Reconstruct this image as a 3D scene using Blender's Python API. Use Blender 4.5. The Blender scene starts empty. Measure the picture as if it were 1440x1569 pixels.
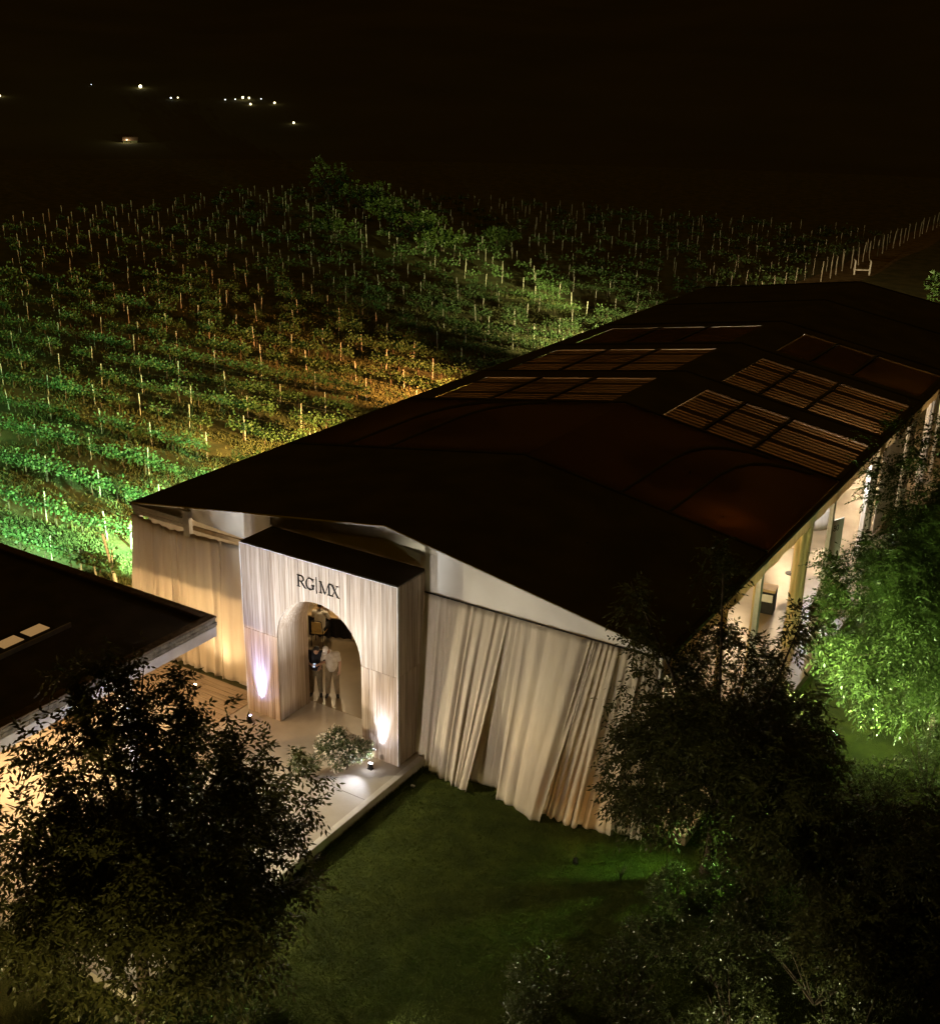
import bpy, bmesh, math, random
import numpy as np
from mathutils import Vector, Matrix
R = math.radians
rnd = random.Random(7)
sc = bpy.context.scene
C = sc.collection

# ------------------------------------------------------------------ camera
CAM = np.array([17.02, -22.14, 17.03]); PITCH, YAW, ROLL, FPX = 0.3664, -0.5539, 0.0201, 1759.2
FW = np.array([math.sin(YAW)*math.cos(PITCH), math.cos(YAW)*math.cos(PITCH), -math.sin(PITCH)])
_r = np.array([math.cos(YAW), -math.sin(YAW), 0.0]); _u = np.cross(_r, FW)
RT = _r*math.cos(ROLL)+_u*math.sin(ROLL); UP = -_r*math.sin(ROLL)+_u*math.cos(ROLL)
cd = bpy.data.cameras.new('camera'); cam = bpy.data.objects.new('camera', cd); C.objects.link(cam)
cd.sensor_fit = 'HORIZONTAL'; cd.sensor_width = 36.0; cd.lens = FPX/1440.0*36.0
cd.clip_start = 0.1; cd.clip_end = 6000
cam.matrix_world = Matrix(((RT[0], UP[0], -FW[0], CAM[0]), (RT[1], UP[1], -FW[1], CAM[1]), (RT[2], UP[2], -FW[2], CAM[2]), (0, 0, 0, 1)))
sc.camera = cam
def visible(x, y, z, m=30):
    d = np.array([x, y, z])-CAM; w = d@FW
    if w <= 0.5: return False
    px, py = 720+FPX*(d@RT)/w, 784.5-FPX*(d@UP)/w
    return -m < px < 1440+m and -m < py < 1569+m
# ------------------------------------------------------------------ world: a night sky with warm town glow, moon very low
w = bpy.data.worlds.new('World'); sc.world = w; w.use_nodes = True
nt = w.node_tree; nt.nodes.clear()
sky = nt.nodes.new('ShaderNodeTexSky'); sky.sky_type = 'NISHITA'; sky.sun_disc = False
sky.sun_elevation = R(-8); sky.sun_rotation = R(150)
b1 = nt.nodes.new('ShaderNodeBackground'); b1.inputs[1].default_value = 0.004; nt.links.new(sky.outputs[0], b1.inputs[0])
b2 = nt.nodes.new('ShaderNodeBackground'); b2.inputs[0].default_value = (0.030, 0.0145, 0.0002, 1); b2.inputs[1].default_value = 1.0
ad = nt.nodes.new('ShaderNodeAddShader'); ow = nt.nodes.new('ShaderNodeOutputWorld')
nt.links.new(b1.outputs[0], ad.inputs[0]); nt.links.new(b2.outputs[0], ad.inputs[1]); nt.links.new(ad.outputs[0], ow.inputs[0])
ml = bpy.data.lights.new('moon', 'SUN'); ml.energy = 0.002; ml.angle = R(0.5); ml.color = (1.0, .86, .6)
mo = bpy.data.objects.new('moon', ml); C.objects.link(mo); mo.rotation_euler = (R(50), 0, R(150))
sc.view_settings.view_transform = 'Standard'; sc.view_settings.look = 'None'
sc.view_settings.exposure = 0.0; sc.view_settings.gamma = 1.0; sc.view_settings.use_curve_mapping = False
sc.render.engine = 'CYCLES'
cy = sc.cycles; cy.use_denoising = True; cy.max_bounces = 6; cy.diffuse_bounces = 3; cy.glossy_bounces = 2
cy.transmission_bounces = 4; cy.transparent_max_bounces = 6; cy.sample_clamp_indirect = 3.0; cy.caustics_reflective = False; cy.caustics_refractive = False
try: cy.denoiser = 'OPENIMAGEDENOISE'
except Exception: pass

# ------------------------------------------------------------------ materials
M = {}
def newmat(name):
    m = bpy.data.materials.new(name); m.use_nodes = True; m.node_tree.nodes.clear(); M[name] = m
    return m, m.node_tree
def N(t, kind, **kw):
    n = t.nodes.new(kind)
    for k, v in kw.items(): setattr(n, k, v)
    return n
def mat(name, col, col2=None, rough=.8, scale=6., detail=6., stretch=(1, 1, 1), bump=0., bscale=None, metal=0., transl=0., lo=.35, hi=.65, spec=.3, island=False, sheen=0., rot=(0, 0, 0), tcol=None):
    m, t = newmat(name); L = t.links.new
    out = N(t, 'ShaderNodeOutputMaterial'); p = N(t, 'ShaderNodeBsdfPrincipled')
    p.inputs['Roughness'].default_value = rough; p.inputs['Metallic'].default_value = metal
    p.inputs['Specular IOR Level'].default_value = spec; p.inputs['Sheen Weight'].default_value = sheen
    tc = N(t, 'ShaderNodeTexCoord'); mp = N(t, 'ShaderNodeMapping'); mp.inputs['Scale'].default_value = stretch; mp.inputs['Rotation'].default_value = rot
    L(tc.outputs['Object'], mp.inputs[0])
    c2 = col2 or tuple(x*.7 for x in col)
    nz = N(t, 'ShaderNodeTexNoise'); nz.inputs['Scale'].default_value = scale; nz.inputs['Detail'].default_value = detail; L(mp.outputs[0], nz.inputs[0])
    rp = N(t, 'ShaderNodeValToRGB'); rp.color_ramp.elements[0].position = lo; rp.color_ramp.elements[1].position = hi
    rp.color_ramp.elements[0].color = (*c2, 1); rp.color_ramp.elements[1].color = (*col, 1)
    if island:
        g = N(t, 'ShaderNodeNewGeometry'); mx = N(t, 'ShaderNodeMath', operation='MULTIPLY_ADD'); L(g.outputs['Random Per Island'], mx.inputs[0])
        mx.inputs[1].default_value = .45; s = N(t, 'ShaderNodeMath', operation='MULTIPLY'); L(nz.outputs[0], s.inputs[0]); s.inputs[1].default_value = .55
        L(s.outputs[0], mx.inputs[2]); L(mx.outputs[0], rp.inputs[0])
    else: L(nz.outputs[0], rp.inputs[0])
    L(rp.outputs[0], p.inputs['Base Color'])
    if bump:
        n2 = N(t, 'ShaderNodeTexNoise'); n2.inputs['Scale'].default_value = bscale or scale*3; n2.inputs['Detail'].default_value = 5; L(mp.outputs[0], n2.inputs[0])
        b = N(t, 'ShaderNodeBump'); b.inputs['Strength'].default_value = bump; b.inputs['Distance'].default_value = .03; L(n2.outputs[0], b.inputs['Height']); L(b.outputs[0], p.inputs['Normal'])
    if transl:
        tr = N(t, 'ShaderNodeBsdfTranslucent')
        if tcol: tr.inputs[0].default_value = (*tcol, 1)
        else: L(rp.outputs[0], tr.inputs[0])
        ms = N(t, 'ShaderNodeMixShader'); ms.inputs[0].default_value = transl; L(p.outputs[0], ms.inputs[1]); L(tr.outputs[0], ms.inputs[2]); L(ms.outputs[0], out.inputs[0])
    else: L(p.outputs[0], out.inputs[0])
    return m
def emit(name, col, s):
    m, t = newmat(name); out = N(t, 'ShaderNodeOutputMaterial'); e = N(t, 'ShaderNodeEmission'); e.inputs[0].default_value = (*col, 1); e.inputs[1].default_value = s
    t.links.new(e.outputs[0], out.inputs[0]); return m
mat('ground', (.17, .155, .07), (.08, .09, .035), rough=.95, scale=.9, detail=10, bump=.8, bscale=9)
mat('dirt', (.30, .22, .12), (.16, .11, .055), rough=.95, scale=1.3, detail=10, bump=1.0, bscale=5)
mat('lawn', (.088, .118, .016), (.045, .065, .009), rough=.95, scale=1.6, detail=10, bump=1.0, bscale=30)
mat('hill', (.12, .11, .05), (.09, .085, .035), rough=1, scale=.02, detail=10)
mat('concrete', (.50, .45, .38), (.38, .33, .27), rough=.55, scale=.9, detail=10, bump=.12, bscale=25)
mat('floor', (.34, .265, .165), (.14, .10, .05), rough=.32, scale=.42, detail=8, bump=.05, bscale=20, spec=.5)
mat('deckwood', (.40, .32, .23), (.30, .23, .16), rough=.7, scale=4, stretch=(.3, 6, 6), bump=.2)
mat('stone', (.24, .22, .18), (.13, .12, .095), rough=.9, scale=5, detail=8, bump=.6, bscale=22)
mat('roofing', (.11, .10, .085), (.075, .068, .06), rough=.9, scale=1.2, detail=8, bump=.15, bscale=40, spec=.1)
mat('blackpvc', (.115, .108, .10), (.085, .08, .075), rough=.85, scale=.7, spec=.06, bump=.1, bscale=2)
mat('glowpvc', (.05, .042, .036), (.035, .03, .026), rough=.7, scale=.8, spec=.1, transl=.5, tcol=(.165, .105, .036))
mat('liner', (.03, .024, .016), (.02, .017, .012), rough=.75, scale=2.0, spec=.1, transl=.6, tcol=(.36, .25, .13))
mat('stripcloth', (.2, .18, .15), (.15, .13, .1), rough=.7, transl=.4, tcol=(.26, .18, .10))
mat('slat', (.10, .065, .035), (.05, .032, .018), rough=.6, scale=5, stretch=(.6, 8, 8))
mat('whitepvc', (.72, .68, .62), (.66, .62, .56), rough=.55, scale=1.2, bump=.15, bscale=2.2, spec=.25)
mat('drape', (.58, .50, .39), (.53, .45, .34), rough=.9, scale=2.5, stretch=(3, 3, .3), transl=.12, sheen=.25, bump=.35, bscale=7)
mat('golddrape', (.60, .44, .22), (.46, .32, .14), rough=.85, scale=2.5, stretch=(3, 3, .3), transl=.2, sheen=.2)
mat('palecurtain', (.62, .58, .52), (.5, .46, .4), rough=.85, scale=2.5, stretch=(3, 3, .3), transl=.25)
mat('aluminium', (.62, .60, .57), (.5, .48, .46), rough=.35, metal=.7, scale=4)
mat('darkmetal', (.03, .028, .026), rough=.45, metal=.5)
mat('kerbstone', (.66, .62, .56), (.56, .52, .46), rough=.6, scale=3, bump=.15)
mat('whitepaint', (.70, .69, .68), (.60, .58, .56), rough=.6, scale=3, bump=.1)
mat('letter', (.012, .011, .010), rough=.5)
mat('bark', (.10, .075, .05), (.045, .033, .022), rough=.95, scale=9, stretch=(1, 1, .3), bump=.8)
mat('post', (.46, .43, .37), (.28, .25, .20), rough=.9, scale=6, stretch=(1, 1, .2), bump=.4)
mat('leafdark', (.095, .095, .028), (.038, .042, .012), rough=.5, scale=.8, island=True, transl=.4, lo=.2, hi=.8, spec=.4)
mat('leafgreen', (.090, .130, .030), (.032, .055, .013), rough=.45, scale=.8, island=True, transl=.3, lo=.2, hi=.8, spec=.4)
mat('leafvine', (.085, .14, .045), (.04, .075, .022), rough=.55, scale=1.2, island=True, transl=.3, lo=.2, hi=.8)
mat('leafshrub', (.12, .145, .05), (.05, .068, .022), rough=.3, scale=1.2, island=True, transl=.2, lo=.2, hi=.8, spec=.7)
mat('flower', (.75, .70, .60), (.6, .5, .4), rough=.7)
mat('flowerred', (.45, .12, .05), (.5, .3, .08), rough=.7, scale=9)
mat('grassblade', (.095, .125, .017), (.05, .07, .009), rough=.8, scale=2, island=True, transl=.2, lo=.2, hi=.8)
mat('skin', (.42, .25, .16), (.36, .20, .12), rough=.55)
mat('hair', (.018, .013, .009), rough=.6)
mat('shirtblack', (.016, .016, .022), rough=.85)
mat('shirtbeige', (.56, .48, .37), (.42, .35, .26), rough=.85, scale=9, bump=.3, bscale=12)
mat('khaki', (.24, .175, .095), (.17, .12, .065), rough=.85, scale=8, bump=.3, bscale=12)
mat('khakidark', (.17, .13, .07), (.12, .09, .05), rough=.85, scale=8, bump=.3, bscale=12)
mat('capcloth', (.74, .66, .58), rough=.85)
mat('shirtwhite', (.66, .62, .54), (.56, .52, .44), rough=.85)
mat('shoe', (.02, .017, .014), rough=.45)
mat('darkcloth', (.025, .022, .020), rough=.9)
mat('tan', (.50, .36, .18), (.40, .27, .13), rough=.7)
mat('cushion', (.55, .40, .16), rough=.8)
mat('planter', (.20, .15, .10), (.12, .09, .06), rough=.9, bump=.5)
mat('housewall', (.55, .5, .4), rough=.9); mat('houseroof', (.12, .07, .05), rough=.9)
mat('boxtan', (.42, .29, .15), rough=.7)
emit('bulbwarm', (1, .72, .38), 30); emit('bulbwhite', (.93, .92, 1), 60); emit('bulbblue', (.55, .5, 1), 40)
emit('bulbgreen', (.55, 1, .45), 25); emit('bulbfar', (1, .86, .48), 6); emit('bulbfarwhite', (.9, .95, 1), 5)
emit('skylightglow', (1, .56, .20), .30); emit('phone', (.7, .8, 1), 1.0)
# timber veneer of the portal: vertical streaks of several widths, real wood colours
def veneer():
    m, t = newmat('veneer'); L = t.links.new
    out = N(t, 'ShaderNodeOutputMaterial'); p = N(t, 'ShaderNodeBsdfPrincipled'); p.inputs['Roughness'].default_value = .6; p.inputs['Specular IOR Level'].default_value = .25
    tc = N(t, 'ShaderNodeTexCoord'); cur = None; oi = N(t, 'ShaderNodeObjectInfo'); of = N(t, 'ShaderNodeVectorMath', operation='ADD'); cb = N(t, 'ShaderNodeCombineXYZ'); sm = N(t, 'ShaderNodeMath', operation='MULTIPLY'); sm.inputs[1].default_value = 37.0; L(oi.outputs['Random'], sm.inputs[0]); L(sm.outputs[0], cb.inputs[0]); L(sm.outputs[0], cb.inputs[2]); L(tc.outputs['Object'], of.inputs[0]); L(cb.outputs[0], of.inputs[1])
    for i, (sx, sz, lo, hi, a, b) in enumerate([(5, .22, .3, .72, (.45, .36, .285), (.70, .61, .53)), (30, .5, .35, .65, (.62, .56, .50), (1, 1, 1)), (75, 1.3, .35, .62, (.72, .67, .62), (1, 1, 1))]):
        mp = N(t, 'ShaderNodeMapping'); mp.inputs['Scale'].default_value = (sx, sx, sz); mp.inputs['Location'].default_value = (i*3.1, i*1.7, i*.6); L(of.outputs[0], mp.inputs[0])
        nz = N(t, 'ShaderNodeTexNoise'); nz.inputs['Scale'].default_value = 1; nz.inputs['Detail'].default_value = 4; L(mp.outputs[0], nz.inputs[0])
        rp = N(t, 'ShaderNodeValToRGB'); rp.color_ramp.elements[0].position = lo; rp.color_ramp.elements[1].position = hi
        rp.color_ramp.elements[0].color = (*a, 1); rp.color_ramp.elements[1].color = (*b, 1); L(nz.outputs[0], rp.inputs[0])
        if cur is None: cur = rp.outputs[0]
        else:
            mx = N(t, 'ShaderNodeMix', data_type='RGBA', blend_type='MULTIPLY'); mx.inputs[0].default_value = 1; L(cur, mx.inputs[6]); L(rp.outputs[0], mx.inputs[7]); cur = mx.outputs[2]
    mr = N(t, 'ShaderNodeMapRange'); mr.inputs[3].default_value = .80; mr.inputs[4].default_value = 1.06; L(oi.outputs['Random'], mr.inputs[0]); vm = N(t, 'ShaderNodeVectorMath', operation='SCALE'); L(cur, vm.inputs[0]); L(mr.outputs[0], vm.inputs[3])
    L(vm.outputs[0], p.inputs['Base Color']); L(p.outputs[0], out.inputs[0])
veneer()

# ------------------------------------------------------------------ mesh helpers
class MB:
    def __init__(s): s.v = []; s.f = []; s.mi = []; s.cur = 0
    def add(s, vs, fs):
        o = len(s.v); s.v += [tuple(map(float, v)) for v in vs]; s.f += [tuple(i+o for i in f) for f in fs]; s.mi += [s.cur]*len(fs); return s
    def box(s, x0, x1, y0, y1, z0, z1):
        return s.add([(x0, y0, z0), (x1, y0, z0), (x1, y1, z0), (x0, y1, z0), (x0, y0, z1), (x1, y0, z1), (x1, y1, z1), (x0, y1, z1)],
                     [(0, 3, 2, 1), (4, 5, 6, 7), (0, 1, 5, 4), (1, 2, 6, 5), (2, 3, 7, 6), (3, 0, 4, 7)])
    def hexa(s, lo, hi):
        return s.add(list(lo)+list(hi), [(0, 3, 2, 1), (4, 5, 6, 7), (0, 1, 5, 4), (1, 2, 6, 5), (2, 3, 7, 6), (3, 0, 4, 7)])
    def tube(s, pts, rad, n=8, cap=True):
        pts = [Vector(p) for p in pts]
        if not hasattr(rad, '__len__'): rad = [rad]*len(pts)
        rings = []
        a = None
        for i, p in enumerate(pts):
            d = (pts[min(i+1, len(pts)-1)]-pts[max(i-1, 0)]).normalized()
            if a is None: a = d.orthogonal().normalized()
            else:
                a = (a-d*a.dot(d))
                a = a.normalized() if a.length > 1e-6 else d.orthogonal().normalized()
            b = d.cross(a)
            rings.append([p+(a*math.cos(2*math.pi*k/n)+b*math.sin(2*math.pi*k/n))*rad[i] for k in range(n)])
        vs = [v for r in rings for v in r]; fs = []
        for i in range(len(pts)-1):
            for k in range(n): fs.append((i*n+k, i*n+(k+1) % n, (i+1)*n+(k+1) % n, (i+1)*n+k))
        if cap: fs.append(tuple(range(n-1, -1, -1))); fs.append(tuple((len(pts)-1)*n+k for k in range(n)))
        return s.add(vs, fs)
    def lathe(s, prof, c=(0, 0, 0), n=16):
        vs = [(c[0]+r*math.cos(2*math.pi*k/n), c[1]+r*math.sin(2*math.pi*k/n), c[2]+z) for r, z in prof for k in range(n)]
        fs = [(i*n+k, i*n+(k+1) % n, (i+1)*n+(k+1) % n, (i+1)*n+k) for i in range(len(prof)-1) for k in range(n)]
        fs.append(tuple(range(n-1, -1, -1))); fs.append(tuple((len(prof)-1)*n+k for k in range(n)))
        return s.add(vs, fs)
    def ball(s, c, r, n=12, sc3=(1, 1, 1), rot=None):
        m = n//2; vs = []; fs = []
        for i in range(m+1):
            th = math.pi*i/m
            for k in range(n):
                v = Vector((math.sin(th)*math.cos(2*math.pi*k/n)*r*sc3[0], math.sin(th)*math.sin(2*math.pi*k/n)*r*sc3[1], math.cos(th)*r*sc3[2]))
                if rot is not None: v = rot @ v
                vs.append(v+Vector(c))
        for i in range(m):
            for k in range(n): fs.append((i*n+k, (i+1)*n+k, (i+1)*n+(k+1) % n, i*n+(k+1) % n))
        return s.add(vs, fs)
    def prism(s, poly, axis_pts):
        """poly: list of 3d pts (front), axis_pts: offset vector to the back"""
        n = len(poly); o = Vector(axis_pts)
        vs = [Vector(p) for p in poly]+[Vector(p)+o for p in poly]
        fs = [tuple(range(n)), tuple(range(2*n-1, n-1, -1))]+[(i, i+n, (i+1) % n+n, (i+1) % n) for i in range(n)]
        return s.add(vs, fs)
    def grid(s, fn, nu, nv):
        vs = [fn(i/nu, j/nv) for j in range(nv+1) for i in range(nu+1)]
        fs = [(j*(nu+1)+i, j*(nu+1)+i+1, (j+1)*(nu+1)+i+1, (j+1)*(nu+1)+i) for j in range(nv) for i in range(nu)]
        return s.add(vs, fs)
    def mesh(s, name, mats, smooth=False):
        me = bpy.data.meshes.new(name); me.from_pydata(s.v, [], s.f)
        for m_ in (mats if isinstance(mats, (list, tuple)) else [mats]): me.materials.append(M[m_])
        if any(s.mi): me.polygons.foreach_set('material_index', s.mi)
        if smooth: me.polygons.foreach_set('use_smooth', [True]*len(s.f))
        me.update(); return me
    def build(s, name, mats, parent=None, smooth=False): return link(name, s.mesh(name, mats, smooth), parent)
def link(name, me, parent=None, loc=None, rz=0.0):
    o = bpy.data.objects.new(name, me); C.objects.link(o)
    if parent is not None: o.parent = parent
    if loc is not None: o.location = loc
    if rz: o.rotation_euler = (0, 0, rz)
    return o
def tag(o, label=None, cat=None, group=None, kind=None):
    if label: o['label'] = label
    if cat: o['category'] = cat
    if group: o['group'] = group
    if kind: o['kind'] = kind
    return o
def thing(name, label, cat, loc=(0, 0, 0), rz=0.0, group=None):
    o = bpy.data.objects.new(name, None); o.empty_display_size = .2; C.objects.link(o); o.location = loc; o.rotation_euler = (0, 0, rz)
    return tag(o, label, cat, group)
def bevel(o, wd=.01, seg=2):
    m = o.modifiers.new('bevel', 'BEVEL'); m.width = wd; m.segments = seg; m.limit_method = 'ANGLE'; return o
def np_mesh(name, verts, quads, mats, smooth=False):
    me = bpy.data.meshes.new(name); nv, nf = len(verts), len(quads); k = quads.shape[1]
    me.vertices.add(nv); me.vertices.foreach_set('co', np.ascontiguousarray(verts, dtype=np.float32).ravel())
    me.loops.add(nf*k); me.loops.foreach_set('vertex_index', np.ascontiguousarray(quads, dtype=np.int32).ravel())
    me.polygons.add(nf); me.polygons.foreach_set('loop_start', np.arange(0, nf*k, k, dtype=np.int32)); me.polygons.foreach_set('loop_total', np.full(nf, k, dtype=np.int32))
    for m_ in (mats if isinstance(mats, (list, tuple)) else [mats]): me.materials.append(M[m_])
    me.update(calc_edges=True); me.validate(); return me
def point_lamp(parent, loc, watts, col, rad=.05):
    l = bpy.data.lights.new('lamp', 'POINT'); l.energy = watts; l.color = col; l.shadow_soft_size = rad
    o = bpy.data.objects.new('lamp', l); C.objects.link(o); o.parent = parent; o.location = loc; return o
def spot_lamp(parent, loc, target, watts, col, angle=90, blend=.6, rad=.06):
    l = bpy.data.lights.new('lamp', 'SPOT'); l.energy = watts; l.color = col; l.shadow_soft_size = rad; l.spot_size = R(angle); l.spot_blend = blend
    o = bpy.data.objects.new('lamp', l); C.objects.link(o); o.parent = parent; o.location = loc
    d = Vector(target)-Vector(loc); o.rotation_euler = d.to_track_quat('-Z', 'Y').to_euler(); return o
def unit(a): return a/np.maximum(np.linalg.norm(a, axis=-1, keepdims=True), 1e-9)

# ------------------------------------------------------------------ setting: ground, hills, paths
def H(x, y):
    d = math.hypot(x-17, y+22); t = min(max((d-240)/900., 0), 1); s = t*t*(3-2*t)
    n = .5+.25*math.sin(x*.0041+1.3)*math.cos(y*.0036-.4)+.16*math.sin(x*.011-y*.009)+.09*math.sin(x*.027+y*.021+.7)
    return -.28+s*(95+150*n)
GZ = -.25
g = MB(); n_ = 64; rs = [0, 8, 20, 45, 90, 160, 240, 330]
vs = [(0, 20, GZ)]+[(r_*math.cos(2*math.pi*k/n_), 20+r_*math.sin(2*math.pi*k/n_), GZ) for r_ in rs[1:] for k in range(n_)]
fs = [(0, 1+k, 1+(k+1) % n_) for k in range(n_)]
for i in range(len(rs)-2):
    for k in range(n_): fs.append((1+i*n_+k, 1+(i+1)*n_+k, 1+(i+1)*n_+(k+1) % n_, 1+i*n_+(k+1) % n_))
tag(g.add(vs, fs).build('ground', 'ground'), kind='structure')
hm = MB(); nr, na = 46, 160
hv = []
for i in range(nr+1):
    d = 230+(i/nr)**1.25*1500
    for k in range(na):
        a = 2*math.pi*k/na; x, y = 17+d*math.cos(a), -22+d*math.sin(a); hv.append((x, y, H(x, y)))
hf = [(i*na+k, (i+1)*na+k, (i+1)*na+(k+1) % na, i*na+(k+1) % na) for i in range(nr) for k in range(na)]
tag(hm.add(hv, hf).build('hills', 'hill', smooth=True), kind='structure')
lw = MB(); lw.grid(lambda u, v: (2.42+u*24, -16+v*58, GZ+.006), 24, 58); tag(lw.build('lawn', 'lawn'), kind='structure')
lw = MB(); lw.grid(lambda u, v: (-14+u*16.2, -22+v*11.4, GZ+.006), 16, 12); tag(lw.build('lawn', 'lawn'), kind='structure')
dr = MB(); dr.grid(lambda u, v: (-13.0+u*4.2+.25*math.sin(v*40), -.4+v*140, GZ+.006), 4, 60); tag(dr.build('dirt_track', 'dirt'), kind='structure')
fl = MB().box(-8.45, 9.5, .12, 46.5, GZ-.1, .012); bevel(tag(fl.build('tent_floor', 'floor'), kind='structure'))
# entrance walk: a slab with a pale kerb along the lawn
wk = MB().box(-3.35, 2.22, -10.6, .12, GZ-.1, 0.0); walk = tag(wk.build('entrance_walk', 'concrete'), kind='structure')
kb = MB().box(2.222, 2.40, -10.6, -.55, GZ-.1, .03); bevel(kb.build('kerb', 'kerbstone', walk), .015)
tr = MB().box(-12.5, -3.352, -10.6, -.5, GZ-.1, -.004); terrace = tag(tr.build('terrace', 'concrete'), kind='structure')
# timber boards between pavilion and tent
for i in range(9):
    y0 = -2.3+i*.2; MB().box(-8.4, -3.36, y0, y0+.185, -.003, .022).build('deck_board', 'deckwood', terrace)
for i in range(4):
    MB().box(-3.34, 2.2, -2.9-i*2.0, -2.885-i*2.0, -.001, .003).build('expansion_joint', 'stone', walk)
# grass blades on the lawn in view
def blades(name, n, xr, yr, seed, hgt):
    g_ = np.random.default_rng(seed)
    x = g_.uniform(*xr, n); y = g_.uniform(*yr, n); keep = (x > 2.405) | (y < -10.7)
    x, y = x[keep], y[keep]; n = len(x)
    a = g_.uniform(0, 2*np.pi, n); h = hgt*g_.uniform(.5, 1.3, n); lean = g_.normal(0, .45, (n, 2))*h[:, None]; wd = .007
    b = np.stack([x, y, np.full(n, GZ+.004)], 1); s = np.stack([np.cos(a), np.sin(a), np.zeros(n)], 1)*wd
    tip = b+np.stack([lean[:, 0], lean[:, 1], h], 1)
    v = np.stack([b-s, b+s, tip], 1).reshape(-1, 3); f = np.arange(3*n).reshape(-1, 3)
    return tag(link(name, np_mesh(name, v, f, 'grassblade')), 'short mown lawn grass', 'grass', kind='stuff')
blades('grass', 9000, (2.40, 2.56), (-10.6, -.6), 5, .10)
blades('grass', 260000, (1.0, 18), (-13.5, 4.0), 3, .055)
def tufts(n, seed):
    g_ = np.random.default_rng(seed); x = -9.3-np.abs(g_.normal(0, 1, n))*17; y = -1.5+g_.uniform(0, 1, n)**1.4*62
    k = (np.sin(x*.9+np.sin(y*.7)*1.3)+np.sin(y*2.4+x*.15)+g_.normal(0, .8, n)) > -.1; x, y = x[k], y[k]; n = len(x)
    a = g_.uniform(0, 2*np.pi, n); h = .11*g_.uniform(.4, 1.6, n); lean = g_.normal(0, .6, (n, 2))*h[:, None]; wd = .016*(1+np.hypot(x-17, y+22)/60)
    b = np.stack([x, y, np.full(n, GZ-.002)], 1); s_ = np.stack([np.cos(a), np.sin(a), np.zeros(n)], 1)*wd[:, None]
    v = np.stack([b-s_, b+s_, b+np.stack([lean[:, 0], lean[:, 1], h], 1)], 1).reshape(-1, 3)
    tag(link('ground_cover', np_mesh('ground_cover', v, np.arange(3*n).reshape(-1, 3), 'weeds')), 'low weeds and grass between the vineyard rows', 'weeds', kind='stuff')
mat('weeds', (.13, .14, .05), (.07, .075, .028), rough=.8, scale=1.5, island=True, transl=.2, lo=.2, hi=.8)
tufts(330000, 77)
# ------------------------------------------------------------------ the tent
XL, XR, XC, ZE, ZR, YL = -8.58, 8.58, .79, 4.734, 6.097, 46.5
def zs(x): return ZE+(ZR-ZE)*((x-XL)/(XC-XL) if x < XC else (XR-x)/(XR-XC))
tent = thing('event_tent', 'long event tent with black gable roof and white front gable fabric beside the vineyard', 'tent')
BAYS = [0, 7.2, 14.5, 20.2, 26.5, 32.4, 39.4, 46.5]
def roof_piece(x0, x1, y0, y1, m, sag=.0, lift=0., name='roof_panel', par=tent, nu=6, nv=6):
    b = MB()
    for dz in (0, -.03):
        b.grid(lambda u, v: (x0+(x1-x0)*u, y0+(y1-y0)*v, zs(x0+(x1-x0)*u)+lift+dz-sag*math.sin(math.pi*v)*math.sin(math.pi*min(max(u, 0), 1))), nu, nv)
    return b.build(name, m, par, smooth=True)
cellsR = [(2.15, 3.66), (3.74, 5.48), (5.58, 8.40)]; cellsL = [(-7.7, -5.08), (-5.0, -2.62), (-2.52, .10)]
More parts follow.
